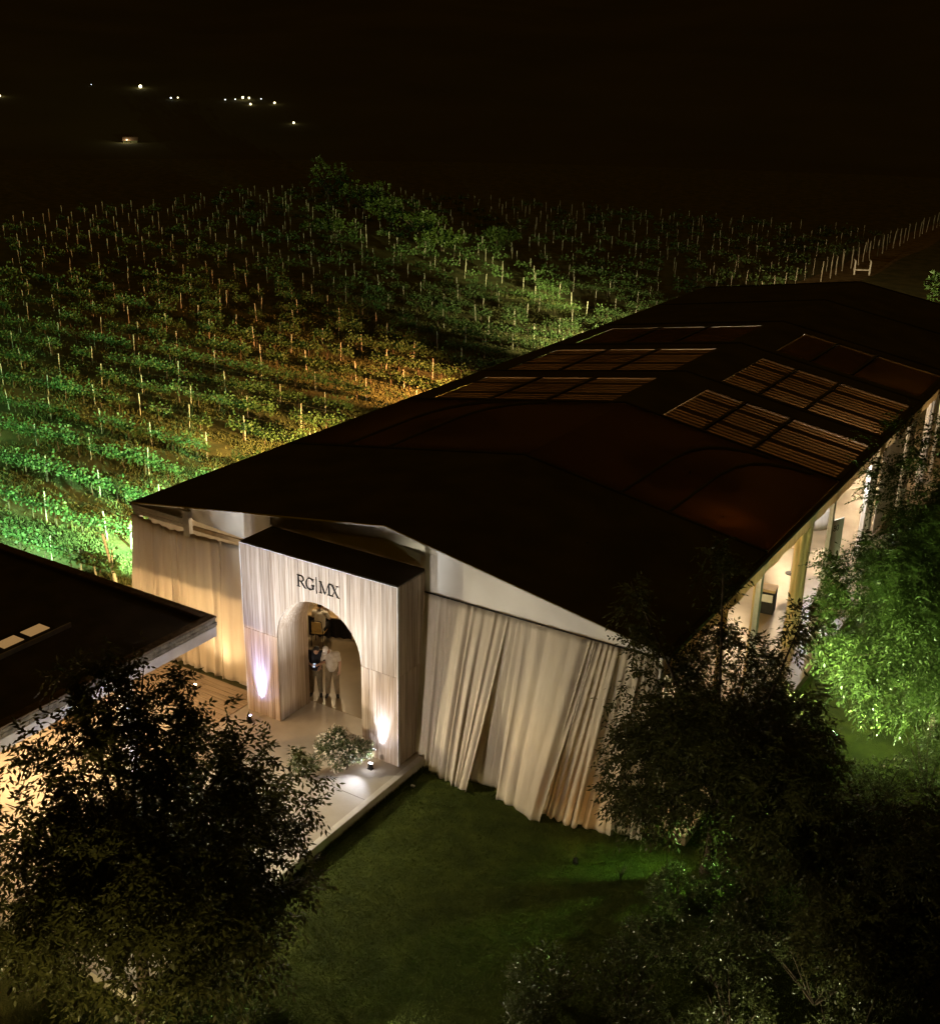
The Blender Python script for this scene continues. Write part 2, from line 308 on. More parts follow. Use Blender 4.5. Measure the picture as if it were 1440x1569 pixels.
for i in range(7):
    y0, y1 = BAYS[i]+.01, BAYS[i+1]-.01
    if i == 1:
        for (a, b_) in [(XL, -6.2), (-6.2, -4.4), (-4.4, XC), (XC, 4.05), (4.05, 5.6), (5.6, XR)]:
            roof_piece(a, b_, y0, y1, 'glowpvc', sag=.14)
    elif i in (2, 3, 4):
        ya, yb = ([14.6, 18.9], [20.5, 25.3], [27.1, 31.4])[i-2]
        roof_piece(XC, 2.15, y0, y1, 'blackpvc'); roof_piece(8.40, XR, y0, y1, 'blackpvc'); roof_piece(.10, XC, y0, y1, 'blackpvc'); roof_piece(XL, -7.7, y0, y1, 'blackpvc')
        for (a, b_) in ((2.15, 8.40), (-7.7, .10)):
            roof_piece(a, b_, y0, ya, 'blackpvc', nu=10); roof_piece(a, b_, yb+.13, y1, 'blackpvc', nu=10)
        for side, cells in (('r', cellsR), ('l', cellsL)):
            for ci, (a, b_) in enumerate(cells):
                p = roof_piece(a, b_, ya, yb, 'liner' if i < 4 else 'glowpvc', name='roof_window', lift=-.052)
                roof_piece(a, b_, yb-.01, yb+.14, ('stripcloth' if side == 'r' else 'liner') if i < 4 else 'glowpvc', name='bright_edge', par=p, lift=-.03)  # translucent cloth strip stands in for the bright line at the window edge
                if i < 4:
                    ns = 14; st = (yb-ya)/ns
                    for k in range(ns):
                        yy = ya+st*(k+.12)
                        d = st*(.36 if k % 6 != 4 else .96)
                        sb = MB()
                        za, zb = zs(a+.02)-.035, zs(b_-.02)-.035
                        sb.hexa([(a+.02, yy, za-.013), (b_-.02, yy, zb-.013), (b_-.02, yy+d, zb-.013), (a+.02, yy+d, za-.013)], [(a+.02, yy, za), (b_-.02, yy, zb), (b_-.02, yy+d, zb), (a+.02, yy+d, za)])
                        sb.build('slat', 'slat', p)
            for (a, b_) in zip(cells[:-1], cells[1:]):
                xm = (a[1]+b_[0])/2
                MB().hexa([(a[1]-.01, ya, zs(xm)-.13), (b_[0]+.01, ya, zs(xm)-.13), (b_[0]+.01, yb+.2, zs(xm)-.13), (a[1]-.01, yb+.2, zs(xm)-.13)],
                          [(a[1]-.01, ya, zs(xm)+.02), (b_[0]+.01, ya, zs(xm)+.02), (b_[0]+.01, yb+.2, zs(xm)+.02), (a[1]-.01, yb+.2, zs(xm)+.02)]).build('purlin', 'darkmetal', tent)
    else:
        roof_piece(XL, XC, y0, y1, 'blackpvc', sag=.06, nu=10, nv=8); roof_piece(XC, XR, y0, y1, 'blackpvc', sag=.06, nu=10, nv=8)
# purlins laid over the second bay; their curved ends imitate shading of bulging fabric
for xs_ in (4.05, 5.6, -6.2, -4.4):
    MB().tube([(xs_+dx, yy, zs(xs_+dx)+.015) for dx, yy in ((0, 7.25), (0, 9.4), (.02, 11.2), (.14, 12.3), (.42, 13.1), (.85, 13.65), (1.5, 14.0), (2.2, 14.2))], .06, 6).build('purlin', 'blackpvc', tent)
for i, y in enumerate(BAYS):
    for (xa, xb) in ((XL, XC), (XC, XR)):
        yy = y if i else .08
        MB().hexa([(xa, yy-.07, zs(xa)-.34), (xb, yy-.07, zs(xb)-.34), (xb, yy+.07, zs(xb)-.34), (xa, yy+.07, zs(xa)-.34)],
                  [(xa, yy-.07, zs(xa)-.05), (xb, yy-.07, zs(xb)-.05), (xb, yy+.07, zs(xb)-.05), (xa, yy+.07, zs(xa)-.05)]).build('rafter', 'aluminium', tent)
        if i:
            MB().tube([(xa, yy, zs(xa)+.02), (xb, yy, zs(xb)+.02)], .045, 6).build('roof_seam', 'blackpvc', tent)
    for xx in (XL+.02, XR-.16):
        MB().box(xx, xx+.14, yy-.1, yy+.1, .0 if xx > 0 else GZ, ZE-.06).build('column', 'aluminium', tent)
MB().box(XR+.0, XR+.16, -.03, YL, ZE-.13, ZE-.02).build('gutter', 'darkmetal', tent)
MB().box(XL-.16, XL, -.03, YL, ZE-.13, ZE-.02).build('gutter', 'darkmetal', tent)
vb = MB(); vb.grid(lambda u, v: (XR+.05+.02*math.sin(u*190)*v, .0+u*YL, ZE-.13-.48*v), 300, 3); vb.build('side_valance', 'golddrape', tent, smooth=True)
# gable: white fabric pieces, aluminium rail and its bracket
def gable_piece(x0, x1, zb0, zb1, m, y=-.0, wr=.0, seed=0, name='gable_fabric', nx=24):
    b = MB()
    def fn(u, v):
        x = x0+(x1-x0)*u; zt = zs(x)-.03; zb = zb0+(zb1-zb0)*u
        return (x, y-.02-wr*(math.sin(u*23+seed)*math.sin(v*3.1)*.5+math.sin(u*61+v*4+seed)*.25*(1-v)), zb+(zt-zb)*v)
    b.grid(fn, nx, 6); return b.build(name, m, tent, smooth=True)
gable_piece(2.03, 8.55, 4.60, 4.64, 'whitepvc', wr=.03, seed=1, nx=60)
gable_piece(-6.15, -3.12, 4.72, 4.52, 'whitepvc', wr=.05, seed=4)
gable_piece(-3.13, 2.05, 4.3, 4.3, 'whitepvc', y=.10, wr=.03, seed=2)
MB().tube([(2.03, -.05, 4.59), (8.5, -.05, 4.62)], .022, 6).build('gable_rail', 'darkmetal', tent)
for (xa, xb) in ((XL, XC), (XC, XR)):
    MB().tube([(xa, -.05, zs(xa)+.0), (xb, -.05, zs(xb)+.0)], .03, 8).build('rake_edge', 'whitepvc', tent)
MB().box(-8.57, -6.42, -.10, -.02, 4.56, 4.72).build('gable_rail', 'aluminium', tent)
MB().box(-8.57, -6.42, -.07, -.03, 4.42, 4.52).build('gable_rail', 'aluminium', tent)
MB().box(-6.42, -6.18, -.12, .02, 4.2, 4.98).build('bracket', 'aluminium', tent)
MB().box(-6.1, -3.15, -.06, .0, 4.42, 4.54).build('gable_rail', 'boxtan', tent)

# ------------------------------------------------------------------ drapes
def drape(name, label, top, bot, m, seed, folds=14, amp=.05, nu=110, nv=26, bulge=.0, group=None, cat='curtain'):
    """top / bot: polylines of (x,y,z); the cloth hangs between them in gathered folds"""
    g_ = random.Random(seed); comps = [(folds*g_.uniform(.5, 1.7), g_.uniform(0, 6.28), g_.uniform(.35, 1)) for _ in range(5)]
    top = [Vector(p) for p in top]; bot = [Vector(p) for p in bot]
    def along(pl, u):
        t = u*(len(pl)-1); i = min(int(t), len(pl)-2); return pl[i].lerp(pl[i+1], t-i)
    def fn(u, v):
        uu = u+.04*v*math.sin(u*9+seed)*(1-u)*u*4
        p = along(top, u).lerp(along(bot, min(max(uu, 0), 1)), v)
        f = sum(a*math.sin(fr*2*math.pi*u+ph+v*.9*math.sin(fr)) for fr, ph, a in comps)/2.2
        f = f*(1-.18*abs(f))
        k = amp*.82*(.55+.6*v)*(1.0-.35*math.sin(v*3.14)*math.sin(u*5+seed))
        hem = -.05*math.sin(v*math.pi)*math.sin(u*7+seed*2)
        return (p.x+.3*k*math.cos(u*40), p.y+f*k+hem-bulge*math.sin(v*math.pi*.5)**3, p.z+(.015*math.sin(u*6+seed) if v > .98 else 0))
    b = MB(); b.grid(fn, nu, nv); o = b.build(name, m, None, smooth=True)
    so = o.modifiers.new('thickness', 'SOLIDIFY'); so.thickness = .008
    return tag(o, label, cat, group)
B_ = GZ+.02
drape('drape', 'narrow pale drape panel hanging right beside the timber portal', [(2.06, -.06, 4.58), (2.46, -.06, 4.58)], [(2.02, -.45, -.02), (2.50, -.42, B_)], 'drape', 1, 3, .03, 30)
drape('drape', 'wide pleated beige drape with many fine vertical folds, second from the portal', [(2.44, -.06, 4.58), (4.56, -.06, 4.59)], [(2.40, -.58, B_), (3.97, -.95, B_)], 'drape', 2, 8, .085, 150)
drape('drape', 'beige drape with a dark slit on its left, middle of the right gable', [(4.36, -.05, 4.59), (5.25, -.05, 4.59)], [(3.5, -.42, B_), (5.0, -.36, B_)], 'drape', 3, 4, .08, 60)
drape('drape', 'broad smooth beige drape gathered at its upper right on the right gable', [(5.0, -.07, 4.59), (6.9, -.07, 4.60)], [(4.72, -.50, B_), (6.15, -.86, B_)], 'drape', 5, 3, .07, 100, bulge=.2)
drape('drape', 'tightly gathered tan drape slanting down to the left, right gable', [(6.6, -.05, 4.60), (7.55, -.05, 4.60)], [(5.7, -.70, B_), (7.0, -.66, B_)], 'drape', 6, 5, .11, 90)
drape('drape', 'tan drape beside the dark tree at the right gable corner', [(7.35, -.04, 4.60), (8.1, -.04, 4.61)], [(6.7, -.58, B_), (7.85, -.5, B_)], 'drape', 7, 4, .07, 60)
drape('drape', 'thin dark-edged drape strip at the right corner column of the tent', [(7.95, -.03, 4.61), (8.5, -.03, 4.61)], [(7.6, -.3, B_), (8.55, -.3, B_)], 'drape', 8, 3, .06, 40)
drape('drape', 'amber lit drape on the far left corner of the front gable', [(-8.62, -.06, 4.42), (-7.9, -.07, 4.33), (-7.0, -.07, 4.24)], [(-8.75, -.35, 0), (-6.9, -.35, 0)], 'drape', 11, 5, .13, 110)
drape('drape', 'pleated amber drape under the white bracket, left of the portal', [(-7.02, -.06, 4.24), (-6.1, -.07, 4.30), (-5.0, -.07, 4.34)], [(-6.95, -.3, 0), (-4.95, -.3, 0)], 'drape', 12, 6, .12, 110)
drape('drape', 'smooth amber drape hanging between the pleated drape and the portal', [(-5.02, -.06, 4.34), (-3.2, -.06, 4.36)], [(-5.0, -.3, 0), (-3.2, -.25, 0)], 'drape', 13, 3, .06, 90)

drape('side_curtain', 'added tan curtain on the left tent side, darkening the gap behind the front gable', [(XL+.2, .3, 4.6), (XL+.2, 9.0, 4.6)], [(XL+.2, .3, .03), (XL+.2, 9.0, .03)], 'drape', 15, 22, .07, 160)  # added to block the lit vineyard seen past the left drapes
# ------------------------------------------------------------------ entrance portal
PX0, PX1, PY, PH = -3.155, 2.043, -1.23, 5.15
AX0, AX1, SPR = -1.97, .88, 2.62; AC, AR = (AX0+AX1)/2, (AX1-AX0)/2
portal = thing('entrance_portal', 'tall timber clad entrance portal with round arch and dark serif lettering', 'portal', (0, 0, 0))
arc = [(AC-AR*math.cos(math.pi*k/28), SPR+AR*.985*math.sin(math.pi*k/28)) for k in range(29)]
up = [(PX0, SPR+.004)]+[(x, max(z, SPR+.004)) for x, z in arc]+[(PX1, SPR+.004), (PX1, PH), (PX0, PH)]
MB().prism([(x, PY, z) for x, z in up], (0, .06, 0)).build('front_panel', 'veneer', portal)
MB().box(PX0, AX0, PY+.002, PY+.06, .0, SPR-.004).build('front_panel', 'veneer', portal)
MB().box(AX1, PX1, PY+.002, PY+.06, .0, SPR-.004).build('front_panel', 'veneer', portal)
MB().box(PX1-.05, PX1-.002, PY+.062, .0, .0, SPR-.004).build('side_panel', 'veneer', portal)
MB().box(PX1-.05, PX1-.002, PY+.062, .0, SPR+.004, PH-.002).build('side_panel', 'veneer', portal)
MB().box(PX0+.002, PX0+.05, PY+.062, .0, .0, PH-.002).build('side_panel', 'veneer', portal)
MB().box(PX0+.01, PX1-.01, PY+.01, .05, PH+.001, PH+.03).build('top_cover', 'blackpvc', portal)
path = [(AX0, .0)]+[(AX0, SPR*k/5) for k in range(1, 5)]+arc+[(AX1, SPR*k/5) for k in range(4, -1, -1)]
ln = MB(); npth = len(path)
ln.add([(x, PY+.062, z) for x, z in path]+[(x, .03, z) for x, z in path], [(i, i+1, npth+i+1, npth+i) for i in range(npth-1)])
o = ln.build('arch_lining', 'veneer', portal, smooth=True); so = o.modifiers.new('t', 'SOLIDIFY'); so.thickness = .03; so.offset = 1
def arch_z(x): return SPR+.005 if not AX0 < x < AX1 else SPR+.005+AR*.985*math.sqrt(max(0, 1-((x-AC)/AR)**2))
nb = 46; bw = (PX1-PX0-.026)/nb
for k in range(nb):                                   # narrow vertical boards, upper and lower tier
    xa = PX0+.013+k*bw; xb = xa+bw-.004
    xs_ = [xa+(xb-xa)*j/4 for j in range(5)]
    MB().prism([(x, PY-.010-.003*(k % 3), arch_z(x)) for x in xs_]+[(xb, PY-.010-.003*(k % 3), PH-.014), (xa, PY-.010-.003*(k % 3), PH-.014)], (0, .0095+.003*(k % 3), 0)).build('board', 'veneer', portal)
    for (la, lb) in ((xa, min(xb, AX0)), (max(xa, AX1), xb)):
        if lb-la > .02: MB().box(la, lb, PY-.010-.003*((k+1) % 3), PY+.001, .004, SPR-.005).build('board', 'veneer', portal)
for k in range(10):
    ya = PY+.07+k*.114
    for z0, z1 in ((.004, SPR-.005), (SPR+.005, PH-.014)): MB().box(PX1-.003, PX1+.008+.003*(k % 2), ya, ya+.110, z0, z1).build('board', 'veneer', portal)
for s_ in range(2):
    x_ = PX1 if s_ else PX0
    MB().box(x_-.012, x_+.012, PY-.019, PY+.060, .0, PH).build('corner_trim', 'whitepaint', portal)
MB().box(PX0+.013, PX1-.013, PY-.019, PY-.0005, PH-.012, PH+.003).build('corner_trim', 'whitepaint', portal)
# lettering: R G | M X, a light serif face
let = bpy.data.objects.new('lettering', None); C.objects.link(let); let.parent = portal; let['label'] = 'dark serif letters RG|MX above the arch'
ZB, CH = 4.375, .325
def pl(b, pts): b.prism([(x, PY-.040, z) for x, z in pts], (0, .025, 0))
def rect(b, x0, x1, z0, z1): pl(b, [(x0, z0), (x1, z0), (x1, z1), (x0, z1)])
def serif(b, xc, z, up_, wd=.075): rect(b, xc-wd/2, xc+wd/2, z if up_ else z-.010, z+.010 if up_ else z)
def band(b, cx, cz, rx, rz, t0, t1, a0, a1, n=18):
    """arc band whose width swells from t0 (top/bottom) to t1 (sides)"""
    for k in range(n):
        q = []
        for aa in (a0+(a1-a0)*k/n, a0+(a1-a0)*(k+1)/n):
            t = t0+(t1-t0)*abs(math.cos(aa)); q.append(((cx+rx*math.cos(aa), cz+rz*math.sin(aa)), (cx+(rx-t)*math.cos(aa), cz+(rz-t*.8)*math.sin(aa))))
        pl(b, [q[0][0], q[1][0], q[1][1], q[0][1]])
def diag(b, x0, z0, x1, z1, wd): pl(b, [(x0-wd/2, z0), (x0+wd/2, z0), (x1+wd/2, z1), (x1-wd/2, z1)])
T, S = .036, .014; Z1 = ZB+CH
b = MB(); x = -1.135; rect(b, x, x+T, ZB, Z1); serif(b, x+T/2, ZB, True, .10); rect(b, x-.03, x+.02, Z1-.010, Z1)
rect(b, x+T, x+.12, Z1-S, Z1); rect(b, x+T, x+.12, ZB+.155, ZB+.155+S); band(b, x+.12, ZB+.155+(CH-.155)/2, .082, (CH-.155)/2, S, T, -math.pi/2, math.pi/2, 14)
diag(b, x+.235, ZB, x+.11, ZB+.16, T+.005); serif(b, x+.25, ZB, True, .08); b.build('letter', 'letter', let)
b = MB(); cx = -.73; band(b, cx, ZB+CH/2, .145, CH/2+.006, S, T, .75, 2*math.pi-.55, 30); rect(b, cx+.085, cx+.085+T, ZB+.03, ZB+.14); serif(b, cx+.10, ZB+.15, False, .105); rect(b, cx+.100, cx+.114, ZB+CH*.72, Z1+.0); b.build('letter', 'letter', let)
b = MB(); rect(b, -.523, -.510, ZB-.055, Z1+.09); b.build('divider_bar', 'letter', let)
b = MB(); x = -.385; rect(b, x, x+S, ZB, Z1); serif(b, x+S/2, ZB, True, .075); rect(b, x-.04, x+.02, Z1-.010, Z1); diag(b, x+.145, ZB, x+.012, Z1, T); diag(b, x+.150, ZB, x+.272, Z1, S)
rect(b, x+.262, x+.262+T, ZB, Z1); serif(b, x+.28, ZB, True, .10); rect(b, x+.262, x+.34, Z1-.010, Z1); b.build('letter', 'letter', let)
b = MB(); x = -.03; diag(b, x+.21, ZB, x+.03, Z1, T+.004); diag(b, x+.02, ZB, x+.20, Z1, S); serif(b, x+.02, ZB, True, .085); serif(b, x+.21, ZB, True, .095); serif(b, x+.03, Z1, False, .095); serif(b, x+.20, Z1, False, .085); b.build('letter', 'letter', let)

# ------------------------------------------------------------------ pavilion with the flat roof
QX, QY, QX2, QY2 = -3.2, -2.2, -13.5, -11.2
pav = thing('flat_roof_pavilion', 'flat dark roofed open pavilion with stone course and white fascia, lower left', 'pavilion')
MB().box(QX2, QX-.28, QY2, QY-.28, 3.02, 3.17).build('roof_deck', 'roofing', pav)
for k, bx in enumerate([(QX-.28, QX, QY2, QY, 3.262, 3.32), (QX2, QX-.281, QY-.28, QY, 3.262, 3.32)]):
    bevel(MB().box(*bx).build('coping', 'planter', pav), .01)
MB().box(QX-.26, QX-.035, QY2, QY-.03, 3.02, 3.26).build('parapet', 'stone', pav)
MB().box(QX2, QX-.262, QY-.26, QY-.03, 3.02, 3.26).build('parapet', 'roofing', pav)
bm_ = {}
g_ = random.Random(21)
for c_ in range(2):
    y = QY-.005-(0 if c_ == 0 else .18)
    while y > QY2+.1:
        ln_ = g_.uniform(.30, .46); key = round(ln_, 1)
        p_ = g_.uniform(0, .012)
        MB().box(QX-.034, QX-.008+p_, y-ln_+.012, y, 3.046+c_*.108, 3.046+c_*.108+.098).build('stone_block', 'stone', pav); y -= ln_
bevel(MB().box(QX-.24, QX-.02, QY2, QY-.02, 2.72, 3.018).build('fascia', 'whitepaint', pav), .008)
MB().box(QX2, QX-.241, QY-.24, QY-.02, 2.72, 3.018).build('fascia', 'whitepaint', pav)
MB().box(QX2, QX-.241, QY2, QY-.241, 2.94, 3.015).build('ceiling', 'tan', pav)
for (x, y) in ((-3.42, -5.3), (-3.42, -10.2), (-8.6, -2.42), (-8.6, -10.2)):
    bevel(MB().box(x-.15, x+.15, y-.15, y+.15, 0, 2.93).build('column', 'whitepaint', pav), .015)
MB().box(-13.4, -13.2, QY2+.1, QY-.3, 0, 2.93).build('wall', 'tan', pav)
sk = MB().box(-7.02, -6.14, -7.4, -4.9, 3.17, 3.22).build('skylight', 'darkmetal', pav)
for i in range(3):
    y1 = -5.02-i*.80; MB().box(-6.84, -6.42, y1-.60, y1, 3.221, 3.232).build('pane', 'skylightglow', sk)  # panes emit by themselves, standing in for light from under the roof
MB().box(-6.13, -6.09, -7.6, -4.6, 3.17, 3.30).build('flashing', 'aluminium', sk)
WARM = (1, .62, .24); AMBER = (1, .64, .30); NEUT = (1, .84, .68)
for i, (x, y) in enumerate([(-5.0, -4.0), (-5.0, -7.2), (-9.5, -5.5)]):
    t = thing('ceiling_lamp', ['warm round ceiling lamp under the pavilion roof near its corner', 'warm round ceiling lamp under the pavilion roof behind the dark tree', 'warm round ceiling lamp deep under the pavilion roof'][i], 'lamp', (x, y, 2.94))
    MB().lathe([(.02, -.01), (.16, -.01), (.17, -.05), (.13, -.06)], n=20).build('rim', 'whitepaint', t); MB().lathe([(.0, -.064), (.125, -.062), (.125, -.058), (0, -.058)], n=20).build('diffuser', 'bulbwarm', t)
    point_lamp(t, (0, 0, -.14), [260, 800, 520][i], AMBER, .1)
pb = thing('planter_bed', 'low earth planter with a thin dark trunk under the pavilion', 'planter', (-7.1, -4.5, 0))
bevel(MB().box(-.7, .7, -.5, .5, 0, .22).build('box', 'planter', pb), .02); MB().box(-.62, .62, -.42, .42, .2, .235).build('soil', 'dirt', pb); MB().tube([(0, 0, .2), (.03, 0, 1.2), (0, .04, 2.7)], .06, 8).build('trunk', 'bark', pb)

# ------------------------------------------------------------------ lamps outside
def uplight(loc, aim, watts, col, bulb, label, angle=50, size=1., blend=.7, cat='uplight', extra=None, soft=.05, upper=0, path=None):
    t = thing('uplight', label, cat, loc)
    d = (Vector(aim)-Vector(loc)).normalized(); q = d.to_track_quat('Z', 'Y'); s = size
    MB().box(-.09*s, .09*s, -.07*s, .07*s, 0, .02*s).build('base', 'darkmetal', t)
    y = MB()
    for k in (-1, 1): y.box(k*.085*s-.006, k*.085*s+.006, -.015, .015, .0, .13*s)
    y.build('yoke', 'darkmetal', t)
    h = MB().lathe([(.04*s, -.09*s), (.06*s, -.08*s), (.075*s, .06*s), (.08*s, .065*s), (.08*s, .085*s), (.07*s, .085*s), (.066*s, .06*s)], n=18).build('housing', 'darkmetal', t, True)
    h.location = (0, 0, .13*s); h.rotation_mode = 'QUATERNION'; h.rotation_quaternion = q
    l = MB().ball((0, 0, 0), .064*s, 14, (1, 1, .35)).build('lens', bulb, t, True); l.location = Vector((0, 0, .13*s))+d*.068*s; l.rotation_mode = 'QUATERNION'; l.rotation_quaternion = q
    p0 = Vector((0, 0, .13*s))+d*.13*s
    spot_lamp(t, p0, Vector(aim)-Vector(loc), watts, col, angle, blend, soft)
    if upper: spot_lamp(t, p0, p0+Vector((aim[0]-loc[0], .50, 1.75)), upper, col, 84, 1.0, soft).scale = (.38, 1, 1)
    if path: spot_lamp(t, p0+Vector((-.06, -.20, .16)), path[0], path[1], col, path[2], 1.0, .06)
    if extra: point_lamp(t, p0+Vector(extra[0]), extra[1], extra[2], .06)
    return t
def floodlight(loc, hgt, aim, watts, col, bulb, label, angle=110, blend=.8, soft=.1):
    t = thing('floodlight', label, 'floodlight', loc)
    MB().lathe([(.13, 0), (.13, .03), (.04, .05)], n=14).build('foot', 'darkmetal', t); MB().tube([(0, 0, .02), (0, 0, hgt)], .03, 8).build('pole', 'darkmetal', t)
    d = (Vector(aim)-Vector(loc)-Vector((0, 0, hgt))).normalized(); q = d.to_track_quat('Z', 'Y')
    h = MB().box(-.17, .17, -.12, .12, -.06, .03).build('head', 'darkmetal', t); h.location = (0, 0, hgt+.1); h.rotation_mode = 'QUATERNION'; h.rotation_quaternion = q
    l = MB().box(-.15, .15, -.10, .10, .031, .036).build('lens', bulb, t); l.location = (0, 0, hgt+.1); l.rotation_mode = 'QUATERNION'; l.rotation_quaternion = q
    spot_lamp(t, Vector((0, 0, hgt+.1))+d*.12, Vector(aim)-Vector(loc), watts, col, angle, blend, soft)
    return t
uplight((1.50, -1.72, 0), (1.53, -1.12, 2.6), 42, (.80, .84, 1), 'bulbwhite', 'small bright white uplight at the right foot of the timber portal', 118, .8, 1.0, extra=((0, -.12, .02), 3, (.9, .9, 1)), upper=1100, path=((-.1, -4.6, .2), 120, 110))
uplight((-2.70, -1.72, 0), (-2.62, -1.12, 2.6), 40, (.40, .48, 1), 'bulbblue', 'small violet tinted uplight at the left foot of the timber portal', 118, .9, 1.0, upper=1100)
uplight((-.9, -6.4, 0), (-3.2, -6.2, 3.0), 300, (.95, .90, 1), 'bulbwhite', 'small added uplight on the walk brightening the pavilion fascia', 130, .8, .9)  # added lamp behind the tree, gives the fascia its pale light
uplight((.6, -6.2, 0), (-.75, -1.23, 4.7), 4600, (.90, .96, 1), 'bulbwhite', 'small cool uplight on the walk aimed at the portal lettering', 60, .8, 1.0)
uplight((1.1, -9.2, 0), (1.6, -1, 4.0), 1900, (1, .88, .75), 'bulbwhite', 'ground spotlight on the entrance walk behind the left tree, aimed at the gable', 84, 1.3, .9, soft=.25)
uplight((-7.7, -1.15, .02), (-7.2, -.3, 3.4), 200, (1, .72, .36), 'bulbwarm', 'amber uplight on the boards below the far left drapes', 120, .8, .9)
uplight((-5.2, -1.3, .02), (-4.6, -.3, 3.2), 250, (1, .76, .44), 'bulbwarm', 'amber uplight on the boards beside the left portal side', 120, .8, .9)
uplight((7.6, -1.9, GZ), (6.6, -.4, 1.0), 24, (1, .52, .16), 'bulbwarm', 'small amber uplight in the lawn below the right corner drapes', 120, .7, .9)
t = thing('wall_lamp', 'small added box lamp on the pavilion fascia lighting the lawn', 'lamp', (QX-.02, -6.9, 2.86)); MB().box(0, .10, -.09, .09, -.07, .07).build('housing', 'darkmetal', t); MB().box(.101, .106, -.07, .07, -.05, .05).build('lens', 'bulbwarm', t)  # added lamp, brightens the lawn, the walk and the left tree
spot_lamp(t, (.2, 0, 0), (8.6, 2.2, -3.0), 2100, (1, .90, .62), 120, .9, .08)
uplight((4.6, -15.2, GZ), (2.2, -10.6, 2.4), 1400, (1, .80, .38), 'bulbwarm', 'added warm light below the lower picture edge, brightening the large left tree', 110, .8, .9)  # unseen lamp added to light the leaves on the camera side
uplight((14.6, -8.0, GZ), (11.0, -.8, 2.6), 900, (1, .92, .52), 'bulbwarm', 'added warm light below the picture edge, brightening the right trees', 84, .8, .9)  # another unseen lamp, added for olive light on the right crowns
# floods for the vineyard and the trees
floodlight((-15.4, -1.2, GZ), 1.9, (-24, 8.5, .4), 10000, (.48, 1.0, .50), 'bulbgreen', 'green floodlight on a pole behind the pavilion at the vineyard edge', 110, .9, .05)
floodlight((-9.3, 3.0, GZ), 1.6, (-27, 12.0, .1), 62000, (.46, 1.0, .44), 'bulbgreen', 'green floodlight on a low pole by the left front tent corner', 58, .9, .05)
floodlight((-30.0, -1.5, GZ), 1.9, (-36, 9, .2), 22000, (.42, 1.0, .36), 'bulbgreen', 'green floodlight farthest along the near vineyard edge', 100, .9, .05)
floodlight((-9.4, 1.4, GZ), 1.5, (-14.5, 5.0, 0), 1900, (1, .66, .22), 'bulbwarm', 'amber floodlight on a low pole beside the left front tent corner', 110, .9, .05)
floodlight((-7.0, 55.0, GZ), 1.8, (-12.0, 96, 1.0), 26000, (1, .72, .34), 'bulbwarm', 'added warm floodlight hidden behind the far end of the tent, lighting the fence', 60, .9, .06)  # added out of sight so the far posts and seat show up
floodlight((1.5, 51.0, GZ), 1.8, (4.5, 58, 3.5), 4200, (.95, 1, .45), 'bulbwarm', 'added yellow floodlight hidden behind the far end of the tent, lighting the bushes', 100, .9, .06)  # added out of sight to light the bushes over the roof end
floodlight((11.3, 6.2, GZ), .5, (14.6, 9.5, 4.0), 4200, (.80, 1.0, .46), 'bulbgreen', 'low green floodlight in the grass below the bright green tree', 115, .9, .1)
floodlight((10.95, 1.7, GZ), 3.7, (13.8, 8.0, 4.4), 4200, (.80, 1.0, .48), 'bulbgreen', 'green floodlight on a pole between the right trees', 130, .9, .12)
floodlight((11.6, .9, GZ), 1.7, (8.8, -3.6, -.2), 2100, (.5, 1, .2), 'bulbgreen', 'green floodlight hidden among the right trees facing the lawn', 70, .9, .1)
uplight((6.6, -8.9, GZ), (10.0, -5.4, .5), 220, (1, .86, .66), 'bulbwarm', 'small added spike light below the picture edge, for glints on the shrubs', 90, .8, .9)  # added lamp, as the walk spotlight does not reach these shrubs
for i, (y, z, wt, col, aim, cone, lab) in enumerate([(7.2, 1.9, 20000, (1, .64, .20), (-17.5, 9.5, .6), 84, 'amber floodlight on the left tent column nearest the front gable'),
        (14.5, 1.9, 64000, (1, .60, .17), (-18.5, 18, -.1), 58, 'amber floodlight on the left tent column of the second bay'),
        (26.5, 2.2, 90000, (1, .42, .12), (-20.0, 30.5, -.2), 44, 'orange floodlight on the left tent column near mid length'),
        (39.4, 2.4, 44000, (1, .90, .40), (-19.0, 49, -.2), 62, 'pale yellow floodlight on the left tent column near the far end'),
        (46.3, 3.2, 110000, (1.0, 1.0, .36), (-53, 80, .6), 19, 'narrow yellow green spotlight at the far left tent corner')]):
    t = thing('wall_floodlight', lab, 'floodlight', (XL-.02, y, z))
    MB().box(-.06, 0, -.05, .05, -.03, .25).build('bracket', 'darkmetal', t); MB().box(-.26, -.06, -.14, .14, -.09, .09).build('housing', 'darkmetal', t); MB().box(-.268, -.261, -.12, .12, -.07, .07).build('lens', 'bulbwarm', t)
    spot_lamp(t, (-.36, 0, 0), Vector(aim)-Vector((XL, y, z)), wt, col, cone, .9, .05)
